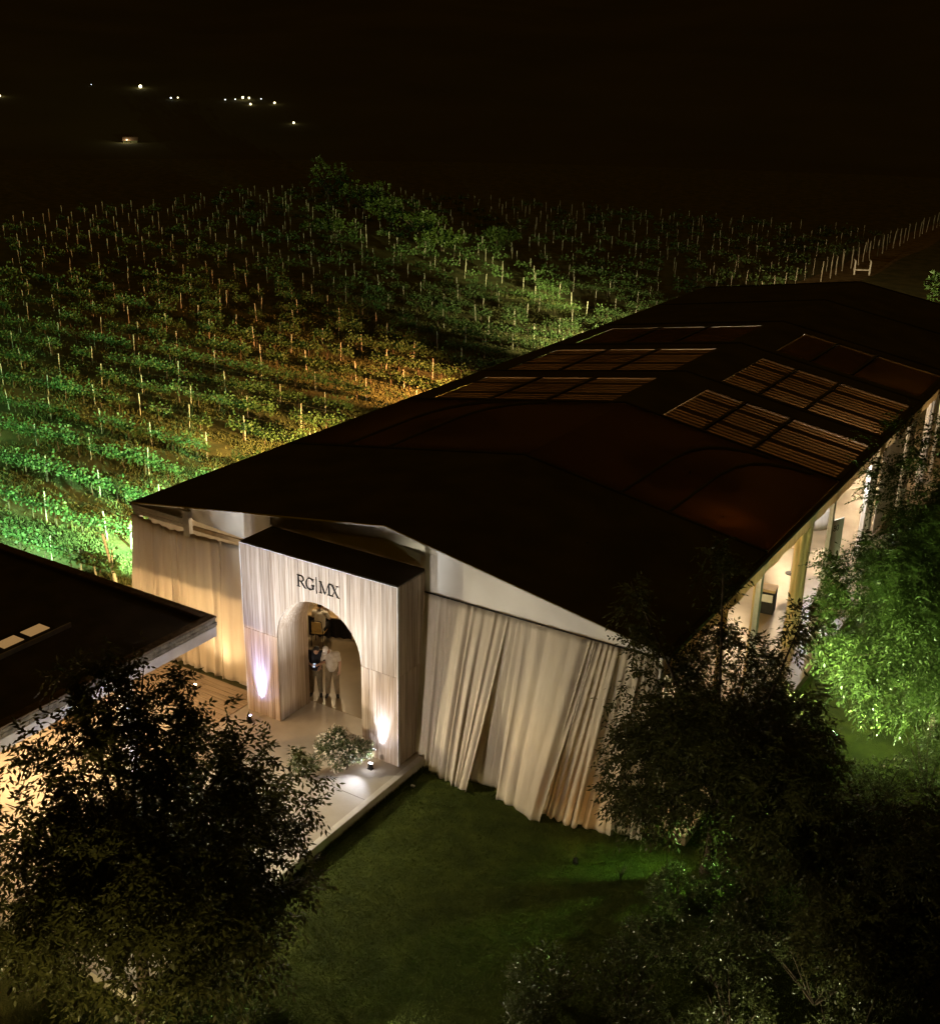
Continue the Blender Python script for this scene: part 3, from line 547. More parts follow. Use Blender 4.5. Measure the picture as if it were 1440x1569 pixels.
# ------------------------------------------------------------------ lamps inside the tent
def pendant(x, y, z, watts, col, label, drop):
    t = thing('pendant_lamp', label, 'lamp', (x, y, z))
    MB().tube([(0, 0, .1), (0, 0, drop)], .012, 6).build('cord', 'darkmetal', t)
    MB().lathe([(.03, .12), (.05, .10), (.20, -.02), (.19, -.02), (.04, .08)], n=18).build('shade', 'darkmetal', t, True); MB().ball((0, 0, -.01), .055, 12).build('bulb', 'bulbwarm', t, True)
    point_lamp(t, (0, 0, -.14), watts, col, .09)
k = 0
for y, nm in ((3.6, 'front bay'), (10.8, 'second bay'), (17.2, 'third bay'), (23.2, 'fourth bay'), (29.5, 'fifth bay'), (36.0, 'sixth bay')):
    for x, sd in ((-4.2, 'left'), (4.8, 'right')):
        zz = 3.5; pendant(x, y, zz, 420 if y > 5 else (190 if x < 0 else 240), (1, .72, .40), 'pendant lamp with dark shade on the %s side of the tent %s' % (sd, nm), zs(x)-zz-.03)
for (x, y, z, wt, col, lab) in [(6.8, 8.5, 4.45, 80, (1, .40, .10), 'small orange festoon bulb just under the right roof slope'),
                        (8.15, 4.6, 3.55, 60, (1, .66, .28), 'warm glowing bulb hanging by the right corner, seen through the dark tree'),
                        (6.9, 15.6, 1.95, 40, (1, .78, .5), 'small warm bulb beside the gold column drape on the right side'),
                        (7.6, 27.5, 3.4, 150, (1, .80, .55), 'warm bulb hanging among the pale curtains, far right side'),
                        (7.3, 20.0, 3.3, 600, (.92, .92, 1), 'cool white bulb hanging over the right side floor')]:
    t = thing('hanging_bulb', lab, 'lamp', (x, y, z)); MB().ball((0, 0, 0), .06, 12, (1, 1, 1.25)).build('bulb', 'bulbwarm', t, True); MB().lathe([(.03, .06), (.035, .13), (.012, .14)], n=10).build('socket', 'darkmetal', t); MB().tube([(0, 0, .13), (0, 0, zs(x)-z-.04)], .008, 5).build('cord', 'darkmetal', t)
    point_lamp(t, (0, 0, -.12), wt, col, .06)
# side drapes on the open right side
def column_drape(y, lab, wd=.62, m='golddrape', seed=1, x=8.42):
    g_ = random.Random(seed); b = MB(); n = 40; fs_ = [g_.uniform(5, 11), g_.uniform(0, 6)]
    def fn(u, v):
        a = u*2*math.pi; r_ = (wd/2)*(1-.28*math.sin(v*math.pi)**2*.5)*(1+.10*math.sin(a*fs_[0]//1*1.0+fs_[1])+.06*math.sin(a*13+v*2))
        return (x-.02+.55*r_*math.cos(a), y+r_*math.sin(a), .02+(4.45)*(1-v))
    b.grid(fn, n, 12); o = b.build('column_drape', m, None, True); return tag(o, lab, 'curtain')
column_drape(4.6, 'gold drape wrapped round the side column next to the right front corner', .34, seed=2)
column_drape(7.3, 'gold drape on the side column lit green at its edge', .34, seed=3)
column_drape(11.6, 'broad gold drape on the column in the middle of the right opening', .85, seed=4)
column_drape(20.3, 'pale drape round the side column with the bright steel edge', .7, 'palecurtain', 5)
column_drape(26.6, 'pale drape round the side column before the ribbed curtain', .6, 'palecurtain', 6)
column_drape(30.5, 'pale drape round the farthest visible side column', .7, 'palecurtain', 7)
drape('side_curtain', 'ribbed grey white curtain drawn between two far side columns', [(8.3, 22.2, 4.4), (8.3, 26.2, 4.4)], [(8.3, 22.2, .03), (8.3, 26.2, .03)], 'palecurtain', 31, 16, .09, 160)

# ------------------------------------------------------------------ foliage builders
def leaf_quads(P, D, Nn, ln, wd):
    """diamond leaves: base P, direction D, face normal Nn"""
    S = unit(np.cross(D, Nn)); ln = ln[:, None]; wd = wd[:, None]
    a = P; b = P+D*ln*.45+S*wd*.5; c = P+D*ln; d = P+D*ln*.45-S*wd*.5
    v = np.stack([a, b, c, d], 1).reshape(-1, 3); return v, np.arange(len(v)).reshape(-1, 4)
def join(parts):
    vs, fs, o = [], [], 0
    for v, f in parts: vs.append(v); fs.append(f+o); o += len(v)
    return np.concatenate(vs), np.concatenate(fs)
def pinnate(base, dirs, g_, nl=9, L=.30, ll=.085):
    """compound leaves: nl leaflets along a drooping stalk"""
    n = len(base); parts = []; D = unit(dirs); Lr = L*g_.uniform(.7, 1.2, n)
    upv = np.tile([0, 0, 1.], (n, 1)); S = unit(np.cross(D, upv)+g_.normal(0, .05, (n, 3)))
    for i in range(nl):
        t = (i+1)/nl; side = (0 if i == nl-1 else (1 if i % 2 else -1))
        p = base+D*(Lr*t)[:, None]-upv*(Lr*.35*t*t)[:, None]
        d = unit(S*side*.9+D*(.55 if side else 1)-upv*g_.uniform(.25, .7, n)[:, None]+g_.normal(0, .12, (n, 3)))
        nn = unit(upv+g_.normal(0, .35, (n, 3)))
        parts.append(leaf_quads(p, d, nn, ll*g_.uniform(.75, 1.2, n), ll*.38*g_.uniform(.8, 1.2, n)))
    return join(parts)
def crown_points(g_, n, c, r, lobes, hollow=.45):
    """twig roots in a lobed, uneven crown"""
    out = []
    L = g_.normal(0, 1, (lobes, 3)); L = unit(L); L[:, 2] = L[:, 2]*.8+.1; rad = g_.uniform(.16, .40, lobes); off = g_.uniform(.30, .88, lobes)
    w_ = rad**2/np.sum(rad**2)
    idx = g_.choice(lobes, n, p=w_); d = unit(g_.normal(0, 1, (n, 3))); rr = g_.uniform(hollow, 1, n)**.6
    p = L[idx]*off[idx][:, None]+d*(rr*rad[idx])[:, None]
    return np.array(c)+p*np.array(r), unit(p*np.array([1, 1, .8])+d*.7)
def branches(b, base, trunk_top, targets, r0, g_, lean=(0, 0)):
    bx = Vector(base); tp = Vector(trunk_top)
    pts = [bx.lerp(tp, t)+Vector((g_.uniform(-.06, .06), g_.uniform(-.06, .06), 0))*(1 if 0 < t < 1 else 0) for t in (0, .25, .5, .75, 1)]
    b.tube(pts, [r0*1.35, r0*1.05, r0*.95, r0*.85, r0*.7], 9)
    for tg in targets:
        tg = Vector(tg); s = bx.lerp(tp, g_.uniform(.6, 1.0)); mid = s.lerp(tg, .5)+Vector((g_.uniform(-.2, .2), g_.uniform(-.2, .2), g_.uniform(.05, .35)))
        b.tube([s, s.lerp(mid, .5)+Vector((0, 0, .08)), mid, mid.lerp(tg, .6), tg], [r0*.5, r0*.4, r0*.28, r0*.18, r0*.06], 6)
def tree(name, label, base, trunk_top, c, r, twigs, per, seed, m='leafdark', kind='pinnate', lobes=14, ll=.085, L=.30, nl=9, shoots=(), group=None, cat='tree', r0=.12, limbs=16):
    g_ = np.random.default_rng(seed); rr = random.Random(seed)
    t = thing(name, label, cat, base, group=group); bv = np.array(base, float)
    P, D = crown_points(g_, twigs, c, r, lobes)
    for (sp, st, k) in shoots:                       # single upright shoots that stand out of the crown
        tt = g_.uniform(0, 1, k); q = np.array(sp)[None]*(1-tt)[:, None]+np.array(st)[None]*tt[:, None]+g_.normal(0, .10, (k, 3))*(1.3-tt)[:, None]
        P = np.concatenate([P, q]); D = np.concatenate([D, unit(g_.normal(0, 1, (k, 3))+np.array([0, 0, .8]))])
    n = len(P); tw = .42*g_.uniform(.5, 1.2, n)
    k = per; u_ = (np.tile(np.arange(k), (n, 1))+.6)/k
    base_ = (P[:, None]+D[:, None]*(u_*tw[:, None])[..., None]).reshape(-1, 3)
    dd = unit(np.repeat(D, k, 0)*.6+g_.normal(0, .75, (n*k, 3))+np.array([0, 0, .12]))
    if kind == 'pinnate': v, f = pinnate(base_, dd, g_, nl, L, ll)
    else:
        nn = unit(g_.normal(0, 1, (n*k, 3))+np.array([0, 0, .7])); v, f = leaf_quads(base_+g_.normal(0, .05, (n*k, 3)), dd, nn, ll*g_.uniform(.7, 1.3, n*k), ll*.55*g_.uniform(.8, 1.2, n*k))
    tag(link('crown', np_mesh('crown', v-bv, f, m), t), kind='stuff')
    b = MB(); tg = [Vector(P[i])-Vector(base) for i in g_.choice(twigs, min(limbs, twigs), replace=False)]+[Vector(st)-Vector(base) for _, st, _ in shoots]
    branches(b, (0, 0, 0), Vector(trunk_top)-Vector(base), tg, r0, rr)
    b.build('trunk', 'bark', t, True)
    return t
# foreground trees
tree('leafy_tree', 'large dark tree with feathery leaves in front of the pavilion, lower left', (2.9, -10.9, GZ), (2.5, -10.4, 2.6), (2.8, -10.1, 3.1), (2.9, 2.8, 3.3), 880, 7, 5, lobes=52, ll=.145, L=.46,
     shoots=[((1.6, -10.0, 4.6), (1.6, -9.8, 6.7), 30), ((.8, -9.9, 4.4), (.4, -9.7, 6.1), 24), ((2.9, -9.6, 4.4), (3.1, -9.3, 6.6), 34), ((3.9, -9.3, 3.8), (4.2, -9.0, 5.7), 26), ((2.2, -9.7, 4.6), (2.3, -9.5, 6.9), 30)])
tree('leafy_tree', 'dark tree with upright shoots in front of the right gable corner', (10.3, -.6, GZ), (10.3, -.3, 2.4), (10.35, -.2, 2.6), (2.9, 2.6, 2.9), 1000, 7, 11, lobes=40, ll=.135, L=.42,
     shoots=[((9.7, .2, 5.2), (9.6, .3, 7.7), 22), ((8.3, -.6, 4.6), (7.9, -.6, 6.6), 20), ((11.2, 0, 5.2), (11.6, 0, 6.6), 14)])
tree('leafy_tree', 'tall bright green tree lit from below beside the open tent side', (13.4, 8.6, GZ), (13.4, 8.4, 3.2), (13.5, 7.8, 4.2), (3.7, 3.8, 4.8), 2100, 7, 17, 'leafgreen', lobes=44, ll=.12, L=.36)
tree('leafy_tree', 'green tree half cut by the right picture edge, behind the bright green tree', (15.2, 15.0, GZ), (15.2, 15.0, 3.0), (15.0, 15.0, 4.3), (2.9, 3.1, 3.5), 1100, 7, 23, 'leafgreen', lobes=16, ll=.09)
tree('leafy_tree', 'almost black tree in the lower right corner of the picture', (15.4, -1.6, GZ), (15.4, -1.6, 1.8), (15.2, -1.8, 1.9), (2.4, 2.6, 2.2), 900, 7, 29, lobes=26, ll=.12, L=.38)
tree('leafy_tree', 'young leafy tree growing close to the open right side of the tent', (11.6, 12.8, GZ), (11.6, 12.8, 1.8), (11.5, 12.6, 2.6), (1.5, 1.7, 1.9), 520, 7, 37, 'leafgreen', lobes=10)
# shrubs
def shrub(label, base, r, h, n, seed, m='leafshrub', ll=.05, flowers=0, name='shrub', cat='shrub'):
    g_ = np.random.default_rng(seed); t = thing(name, label, cat, base)
    P, D = crown_points(g_, n, (0, 0, h*.55), (r, r, h*.5), 9, .2)
    k = 6; u_ = (np.tile(np.arange(k), (n, 1))+.6)/k
    b_ = (P[:, None]+D[:, None]*(u_*.16)[..., None]).reshape(-1, 3); dd = unit(np.repeat(D, k, 0)*.6+g_.normal(0, .7, (n*k, 3))+np.array([0, 0, .2]))
    v, f = leaf_quads(b_, dd, unit(g_.normal(0, 1, (n*k, 3))+np.array([0, 0, .7])), ll*g_.uniform(.7, 1.3, n*k), ll*.45*g_.uniform(.8, 1.2, n*k))
    tag(link('foliage', np_mesh('foliage', v, f, m), t), kind='stuff')
    b = MB(); rr = random.Random(seed)
    for i in range(9):
        a = rr.uniform(0, 6.28); q = rr.uniform(.3, .9)*r; b.tube([(0, 0, 0), (q*.4*math.cos(a), q*.4*math.sin(a), h*.35), (q*math.cos(a), q*math.sin(a), h*rr.uniform(.6, .95))], [.02, .014, .005], 5)
    b.build('stems', 'bark', t)
    if flowers:
        i = g_.choice(n, flowers, replace=False); p = np.repeat(P[i]+D[i]*.17, 5, 0); m5 = len(p)
        v, f = leaf_quads(p, unit(g_.normal(0, 1, (m5, 3))+np.array([0, -.3, .8])), unit(g_.normal(0, 1, (m5, 3))+np.array([0, 0, 1])), np.full(m5, .05), np.full(m5, .04))
        tag(link('blossoms', np_mesh('blossoms', v, f, 'flower'), t), kind='stuff')
    return t
shrub('round bush with small white flowers beside the white uplight', (1.0, -2.1, 0), .66, 1.25, 2000, 41, flowers=420, name='flowering_bush', cat='bush')
shrub('added bush standing in for lit tree leaves left of the white flowering bush', (.35, -3.0, 0), .45, .8, 500, 43, flowers=40, name='flowering_bush', cat='bush')  # stands in for leaves of the left tree caught by lamplight
for i, (x, y, r_, h_, lab) in enumerate([(9.2, -6.0, 1.0, 1.0, 'low glossy shrub with glinting leaves on the lawn, left of the dark shrubs'), (10.6, -5.4, 1.1, 1.3, 'low dark shrub with sparse glinting leaves, centre of the lower right bed'),
        (10.4, -3.7, .8, .9, 'small spiky shrub at the edge of the green lit lawn'), (11.8, -3.8, 1.2, 1.5, 'broad dark shrub in the lower right bed, nearest the black tree'),
        (9.6, -7.3, 1.1, 1.0, 'lowest dark shrub at the bottom edge of the picture, right half'), (12.2, -2.3, 1.0, 1.3, 'dark leafy shrub between the gable corner tree and the black tree'),
        (11.4, -6.8, 1.2, 1.3, 'dark shrub at the bottom edge right of the lowest shrub'), (13.6, -3.2, 1.3, 1.6, 'tall dark shrub in the lower right corner under the black tree'), (12.6, -5.2, 1.3, 1.6, 'tall dark shrub at the bottom edge near the right corner'), (14.6, -5.0, 1.5, 1.8, 'largest dark shrub in the very lower right corner'), (11.2, -1.9, 1.0, 1.2, 'dark shrub hiding the trunk of the gable corner tree'), (10.2, -2.0, .8, .8, 'small dark shrub left of the gable corner tree trunk'),
        (14.8, 4.4, 1.4, 1.7, 'green lit shrub at the right edge below the bright green tree'), (13.9, 5.7, 1.3, 1.7, 'green lit shrub in front of the trunk of the bright green tree'), (13.0, 4.6, 1.1, 1.2, 'green lit low shrub under the bright green tree, nearest the gable corner tree'),
        (.6, -11.3, 1.0, 1.1, 'dark shrub with golden tips in the lower left corner'), (3.6, -11.0, 1.2, 1.2, 'dark shrub under the large left tree, hiding its trunk'), (5.0, -10.2, .7, .7, 'small dark shrub right of the trunk of the large left tree')]):
    shrub(lab, (x, y, GZ), r_, h_, 620, 50+i, ll=.075)
g_ = random.Random(4); t = thing('strap_leaf_plant', 'small strap leaved plant at the lawn edge below the tan drapes', 'plant', (8.75, -1.9, GZ))
for k in range(11):
    a = g_.uniform(0, 6.28); l_ = g_.uniform(.4, .6); o_ = g_.uniform(.1, .35)
    b = MB(); b.grid(lambda u, v: (math.cos(a)*o_*v*v+(u-.5)*.05*(1-v*.9)*math.sin(a), math.sin(a)*o_*v*v-(u-.5)*.05*(1-v*.9)*math.cos(a), l_*v), 1, 5); b.build('leaf', 'leafgreen', t)
# shrubs past the far end of the tent and the lit trees beyond the vineyard
shrub('yellow green bush showing over the far right end of the roof', (4.6, 57.0, GZ), 2.8, 6.2, 420, 71, 'leafgreen', .30, name='bush', cat='bush')
shrub('small bright bush left of the big bush behind the far roof end', (-.5, 60.0, GZ), 1.1, 3.4, 160, 72, 'leafgreen', .25, name='bush', cat='bush')
for i, (x, y, h_, r_, lab) in enumerate([(-49, 78, 1.8, 2.6, 'lowest lit tree at the right foot of the far wooded slope'), (-55, 82, 2.8, 3.0, 'lit tree second from the right on the far wooded slope'),
        (-62, 87, 3.6, 3.2, 'lit tree in the middle of the far wooded slope'), (-71, 94, 4.8, 3.4, 'dim tree upper middle on the far wooded slope'), (-83, 102, 6.4, 3.4, 'topmost faint tree at the left end of the far wooded slope'),
        (-64, 79, 1.6, 2.8, 'low dim tree in front of the far wooded slope, left'), (-46, 84, 1.6, 2.4, 'small dark tree behind the right foot of the far wooded slope')]):
    tree('slope_tree', lab, (x, y, GZ), (x, y, h_*.35), (x, y, h_*.58), (r_, r_, h_*.45), 170, 6, 90+i, 'leafgreen', 'simple', 16, .34, group='trees on the far wooded slope', r0=.16, limbs=8)

# ------------------------------------------------------------------ vineyard
def vine_mesh(seed, n, ll=.12, wd=1.5):
    g_ = np.random.default_rng(seed)
    x = g_.uniform(-.62, .62, n)*wd*.95; z = .55+np.abs(g_.normal(0, .24, n)); y = g_.normal(0, .13, n)
    k = n//8; drop = g_.choice(n, k, replace=False); z[drop] = g_.uniform(.35, .7, k)
    P = np.stack([x, y, np.minimum(z, 1.45)], 1); D = unit(g_.normal(0, 1, (n, 3))+np.array([0, 0, -.25])); Nn = unit(g_.normal(0, 1, (n, 3))+np.array([0, 0, .5]))
    return leaf_quads(P, D, Nn, ll*g_.uniform(.7, 1.3, n), ll*.9*g_.uniform(.8, 1.2, n))
def trunk_mb(seed):
    r_ = random.Random(seed); b = MB()
    b.tube([(0, 0, 0), (r_.uniform(-.05, .05), r_.uniform(-.04, .04), .35), (r_.uniform(-.06, .06), 0, .72)], [.035, .028, .024], 6)
    for s_ in (-1, 1): b.tube([(0, 0, .70), (s_*.3, r_.uniform(-.04, .04), .80), (s_*.7, 0, .82)], [.02, .015, .008], 5)
    return b
NV = 5; fol, trk, low = [], [], []
for i in range(NV):
    v, f = vine_mesh(300+i, [340, 260, 300, 190, 130][i]); fol.append(np_mesh('vine_foliage', v, f, 'leafvine')); tb = trunk_mb(i); trk.append(tb.mesh('vine_trunk', 'bark'))
    low.append(vine_mesh(400+i, 70, .20))
pb_ = MB(); pb_.tube([(0, 0, -.05), (.0, 0, .7), (.015, .01, 1.2)], [.024, .024, .02], 7); post_me = pb_.mesh('trellis_post', 'post')
ORD = ['nearest the pavilion','second from the pavilion','third from the pavilion','fourth from the pavilion','fifth from the pavilion','sixth from the pavilion','seventh from the pavilion','eighth from the pavilion','ninth from the pavilion']
g_ = random.Random(99); vines = []; posts = []
rows = [2.75, 5.45]+[8.6+3.15*k for k in range(36)]
for ri, y in enumerate(rows):
    x = -13.6-g_.uniform(0, .6)
    while x > -100:
        if g_.random() > (.10 if y < 12 else min(.12+max(0, math.hypot(x+13, y)-30)/110, .75)):
            vines.append((x+g_.uniform(-.1, .1), y+g_.uniform(-.03, .03)))
        x -= 1.45
    x = -12.9-g_.uniform(0, .4)
    while x > -100:
        posts.append((x+g_.uniform(-.15, .15), y+g_.uniform(-.05, .05), x > -13.5)); x -= 3.7+g_.uniform(-.4, .4)
def pav_hides(x, y):   # behind the pavilion roof as seen from the camera
    d = np.array([x, y, 1.0])-CAM; s = (3.3-CAM[2])/d[2]; q = CAM+d*s; return q[0] < -3.2 and -11 < q[1] < -2.2
def tent_hides(x, y):
    d = np.array([x, y, 1.3])-CAM; s = (ZE-CAM[2])/d[2]; q = CAM+d*s; return q[0] > XL and 0 < q[1] < YL
def seen(x, y): return visible(x, y, 1.0, 10) and not pav_hides(x, y) and not tent_hides(x, y)
vis_v = sorted([v for v in vines if seen(*v)], key=lambda v: (v[0]-CAM[0])**2+(v[1]-CAM[1])**2)
vis_p = sorted([p for p in posts if seen(p[0], p[1])], key=lambda v: (v[0]-CAM[0])**2+(v[1]-CAM[1])**2)
def place(o, x, y, s, rz): o.location = (x, y, GZ); o.scale = (s, s, s*g_.uniform(.9, 1.12)); o.rotation_euler = (0, 0, rz)
for i, (x, y) in enumerate(vis_v[:296]):
    s = g_.uniform(.8, 1.15); rz = g_.choice((0, math.pi))+g_.uniform(-.15, .15); k = g_.randrange(NV)
    ri = min(range(len(rows)), key=lambda q: abs(rows[q]-y))
    lab = 'leafy grapevine in the vineyard row '+ORD[ri] if ri < 9 else 'grapevine in the dim vineyard rows beyond the ninth'
    t = thing('grapevine', lab, 'grapevine', group='grapevines in '+('row '+ORD[ri] if ri < 9 else 'the far rows')); link('trunk', trk[k], t); tag(link('foliage', fol[k], t), kind='stuff'); place(t, x, y, s, rz)
parts = []
for (x, y) in vis_v[296:]:
    v, f = low[g_.randrange(NV)]; a = g_.choice((1, -1)); s = g_.uniform(.8, 1.15); parts.append((v*np.array([a*s, a*s, s])+np.array([x, y, GZ]), f))
if parts:
    v, f = join(parts); tag(link('distant_vines', np_mesh('distant_vines', v, f, 'leafvine')), 'far dark vineyard foliage fading into the night', 'vineyard', kind='stuff')
for (x, y, end) in vis_p[:298]:
    o = link('trellis_post', post_me, None, (x, y, GZ)); o.rotation_euler = (g_.uniform(-.05, .05), g_.uniform(-.06, .06), g_.uniform(0, 6)); s = g_.uniform(.9, 1.15); o.scale = (1.25 if end else 1, 1.25 if end else 1, s*(1.2 if end else 1))
    tag(o, 'thin pale wooden trellis post among the vineyard rows', 'post', 'trellis posts')
if vis_p[298:]:
    b = MB()
    for (x, y, e) in vis_p[298:]: b.tube([(x, y, GZ), (x, y, GZ+1.4)], .032, 5)
    tag(b.build('distant_posts', 'post'), 'far trellis posts in the dark', 'posts', kind='stuff')
wire = MB()
wire.tube([(0, 0, .82), (-30, 0, .80), (-86, 0, .82)], .004, 4); wire.tube([(0, 0, 1.30), (-86, 0, 1.30)], .003, 4); wire_me = wire.mesh('trellis_wire', 'bark')
for ri, y in enumerate(rows[:9]):
    o = link('trellis_wire', wire_me, None, (-13.2, y, GZ)); tag(o, 'pair of thin wires strung along the vineyard row '+ORD[ri], 'wire', 'trellis wires')
# braced end posts of the first rows, a hose sagging along the first row
for i, (x, y, lab) in enumerate([(-13.35, 2.76, 'leaning braced end post of the vineyard row nearest the pavilion'), (-13.6, 5.38, 'leaning end post of the second vineyard row')]):
    t = thing('end_post', lab, 'post', (x, y, GZ))
    MB().tube([(.35, 0, -.05), (-.18, 0, 1.9)], [.06, .05], 8).build('post', 'post', t); MB().tube([(.1, 0, .8), (-1.6, .05, .95)], .035, 6).build('brace', 'post', t); MB().tube([(-1.6, .05, 0), (-1.55, .05, 1.0)], .04, 6).build('strut', 'post', t); MB().tube([(-.75, .02, .0), (-.9, .02, .9)], .035, 6).build('strut', 'post', t)
o = MB().tube([(-13.4-k*1.2, 2.66, GZ+.62-.12*math.sin(k*.9)**2) for k in range(14)], .03, 6).build('drip_hose', 'leafdark'); tag(o, 'dark drip hose sagging along the nearest vineyard row', 'hose')
# fence along the track beyond the tent
for k in range(22):
    y = 84+k*2.5; o = link('fence_post', post_me, None, (-11.6+.15*math.sin(k*1.7), y, GZ)); o.scale = (1.9, 1.9, 1.55+.1*math.sin(k*2.3)); o.rotation_euler = (g_.uniform(-.06, .06), g_.uniform(-.07, .07), 0)
    if visible(-12, y, 1, 40): tag(o, 'tall wooden fence post along the track beyond the tent', 'post', 'fence posts along the far track')
    else: bpy.data.objects.remove(o)
t = thing('pale_bench', 'pale metal garden seat standing beside the far fence', 'seat', (-9.6, 90.5, GZ), .5)
for s_ in (-1, 1):
    MB().tube([(s_*.7, 0, 0), (s_*.72, 0, 1.3)], .08, 6).build('leg', 'whitepaint', t); MB().tube([(s_*.72, 0, 1.3), (s_*.72, .5, 1.35)], .06, 6).build('armrest', 'whitepaint', t)
MB().box(-.7, .7, -.1, .5, .42, .52).build('seat', 'whitepaint', t)

# ------------------------------------------------------------------ people
def limb(b, p0, r0, p1, r1, n=12):
    p0, p1 = Vector(p0), Vector(p1); b.tube([p0, p0.lerp(p1, .5), p1], [r0, (r0+r1)/2, r1], n); b.ball(p0, r0, n); b.ball(p1, r1, n)
def fuse(b, name, m, parent, vox=.014, sm=6):
    o = b.build(name, m, parent, True); r_ = o.modifiers.new('fuse', 'REMESH'); r_.mode = 'VOXEL'; r_.voxel_size = vox; r_.use_smooth_shade = True
    s_ = o.modifiers.new('smooth', 'SMOOTH'); s_.iterations = sm; s_.factor = .5; return o
def hand(b, wrist, d, palm_n, curl=.5):
    wrist, d, pn = Vector(wrist), Vector(d).normalized(), Vector(palm_n).normalized(); s = d.cross(pn).normalized(); pc = wrist+d*.05
    b.ball(pc, .045, 10, (1, 1, 1)); limb(b, wrist, .026, wrist+d*.085, .030, 8)
    for i, l_ in enumerate((.060, .072, .068, .052)):
        a = wrist+d*.09+s*(.030-.020*i); k = a+(d+pn*curl*.6).normalized()*l_*.55; e = k+(d*(1-curl)+pn*curl*1.4).normalized()*l_*.5
        limb(b, a, .0105, k, .010, 6); limb(b, k, .010, e, .0085, 6)
    a = wrist+d*.035+s*.035; k = a+(s*.7+d*.6+pn*.3).normalized()*.045; limb(b, a, .013, k, .011, 6); limb(b, k, .011, k+(d+pn*.5).normalized()*.03, .009, 6)
def person(label, loc, rz, J, shirt, trousers, hair, headrot, cap=None, seated=False):
    t = thing('person', label, 'person', loc, rz); V = Vector; hd = V(J['head']); hr = Matrix.Rotation(headrot[0], 3, 'X') @ Matrix.Rotation(headrot[1], 3, 'Y')
    b = MB()
    limb(b, J['neck'], .058, hd-V((0, 0, .07)), .055); b.ball(hd, .10, 16, (.78, .93, 1.18), hr); b.ball(hd+hr @ V((0, -.035, -.055)), .068, 12, (.85, .9, .95), hr)
    b.ball(hd+hr @ V((0, -.100, -.015)), .020, 8, (.75, 1, 1.3), hr)
    for s_ in (-1, 1):
        b.ball(hd+hr @ V((s_*.079, .0, -.01)), .028, 8, (.35, .7, 1.15), hr); b.ball(hd+hr @ V((s_*.032, -.084, .022)), .016, 8, (1.2, .5, .6), hr)
    b.ball(hd+hr @ V((0, -.088, -.062)), .022, 8, (1.2, .4, .4), hr)
    limb(b, J['chest'], .135, J['pelvis'], .125); limb(b, J['neck'], .06, J['chest'], .11)
    for s_ in ('l', 'r'):
        limb(b, J['sh'+s_], .052, J['el'+s_], .042); limb(b, J['el'+s_], .040, J['wr'+s_], .027); limb(b, J['hip'+s_], .085, J['kn'+s_], .058); limb(b, J['kn'+s_], .056, J['an'+s_], .038)
        hand(b, J['wr'+s_], J['hd'+s_], J['pn'+s_])
    fuse(b, 'body', 'skin', t, .0075, 3)
    b = MB()                                             # shirt
    for s_, k in (('l', -1), ('r', 1)):
        limb(b, J['sh'+s_], .072, V(J['sh'+s_]).lerp(V(J['el'+s_]), .72), .062); limb(b, J['sh'+s_], .085, V(J['neck'])+V((0, 0, -.05)), .06)
        ch, pv = V(J['chest']), V(J['pelvis']); limb(b, ch+V((k*.07, 0, .03)), .115, pv+V((k*.06, -.01, .06)), .122); limb(b, pv+V((k*.06, -.01, .06)), .122, pv+V((k*.06, 0, -.05)), .126)
    limb(b, V(J['chest'])+V((0, -.01, .06)), .150, V(J['pelvis'])+V((0, -.01, 0)), .150); fuse(b, 'shirt', shirt, t)
    cl = MB(); nk = V(J['neck'])
    n_k = 14; d = (hd-nk).normalized(); q = d.to_track_quat('Z', 'Y')
    cl.lathe([(.080, -.03), (.074, .03), (.068, .03), (.072, -.03)], n=n_k); o = cl.build('collar', shirt, t, True); o.location = nk+d*.015; o.rotation_mode = 'QUATERNION'; o.rotation_quaternion = q
    b = MB()                                             # trousers
    for s_ in ('l', 'r'):
        limb(b, J['hip'+s_], .118, J['kn'+s_], .088); limb(b, J['kn'+s_], .086, V(J['an'+s_])+V((0, 0, .03)), .072); limb(b, J['hip'+s_], .118, J['pelvis'], .125)
    fuse(b, 'trousers', trousers, t)
    for s_ in ('l', 'r'):
        sh = MB(); a = V(J['an'+s_]); f = V(J['toe'+s_]); limb(sh, a+V((0, .02, -.03)), .045, a.lerp(f, .6)+V((0, 0, -.02)), .045); limb(sh, a.lerp(f, .6)+V((0, 0, -.02)), .045, f, .032); fuse(sh, 'shoe', 'shoe', t, .011, 3)
    b = MB()
    if cap:
        b.ball(hd+hr @ V((0, .005, .045)), .104, 16, (.84, .97, .92), hr)
        for k in range(7):
            u = (k-3)/3; limb(b, hd+hr @ V((u*.070, -.075, .055)), .012, hd+hr @ V((u*.060, -.175+.03*u*u, .030)), .008, 6)
        fuse(b, 'cap', cap, t, .009, 3); b = MB(); b.ball(hd+hr @ V((0, .055, -.02)), .075, 12, (.95, .7, .8), hr); fuse(b, 'hair', hair, t, .009, 3)
    else:
        b.ball(hd+hr @ V((0, .022, .038)), .102, 16, (.84, .92, 1.0), hr); fuse(b, 'hair', hair, t, .009, 3)
    return t
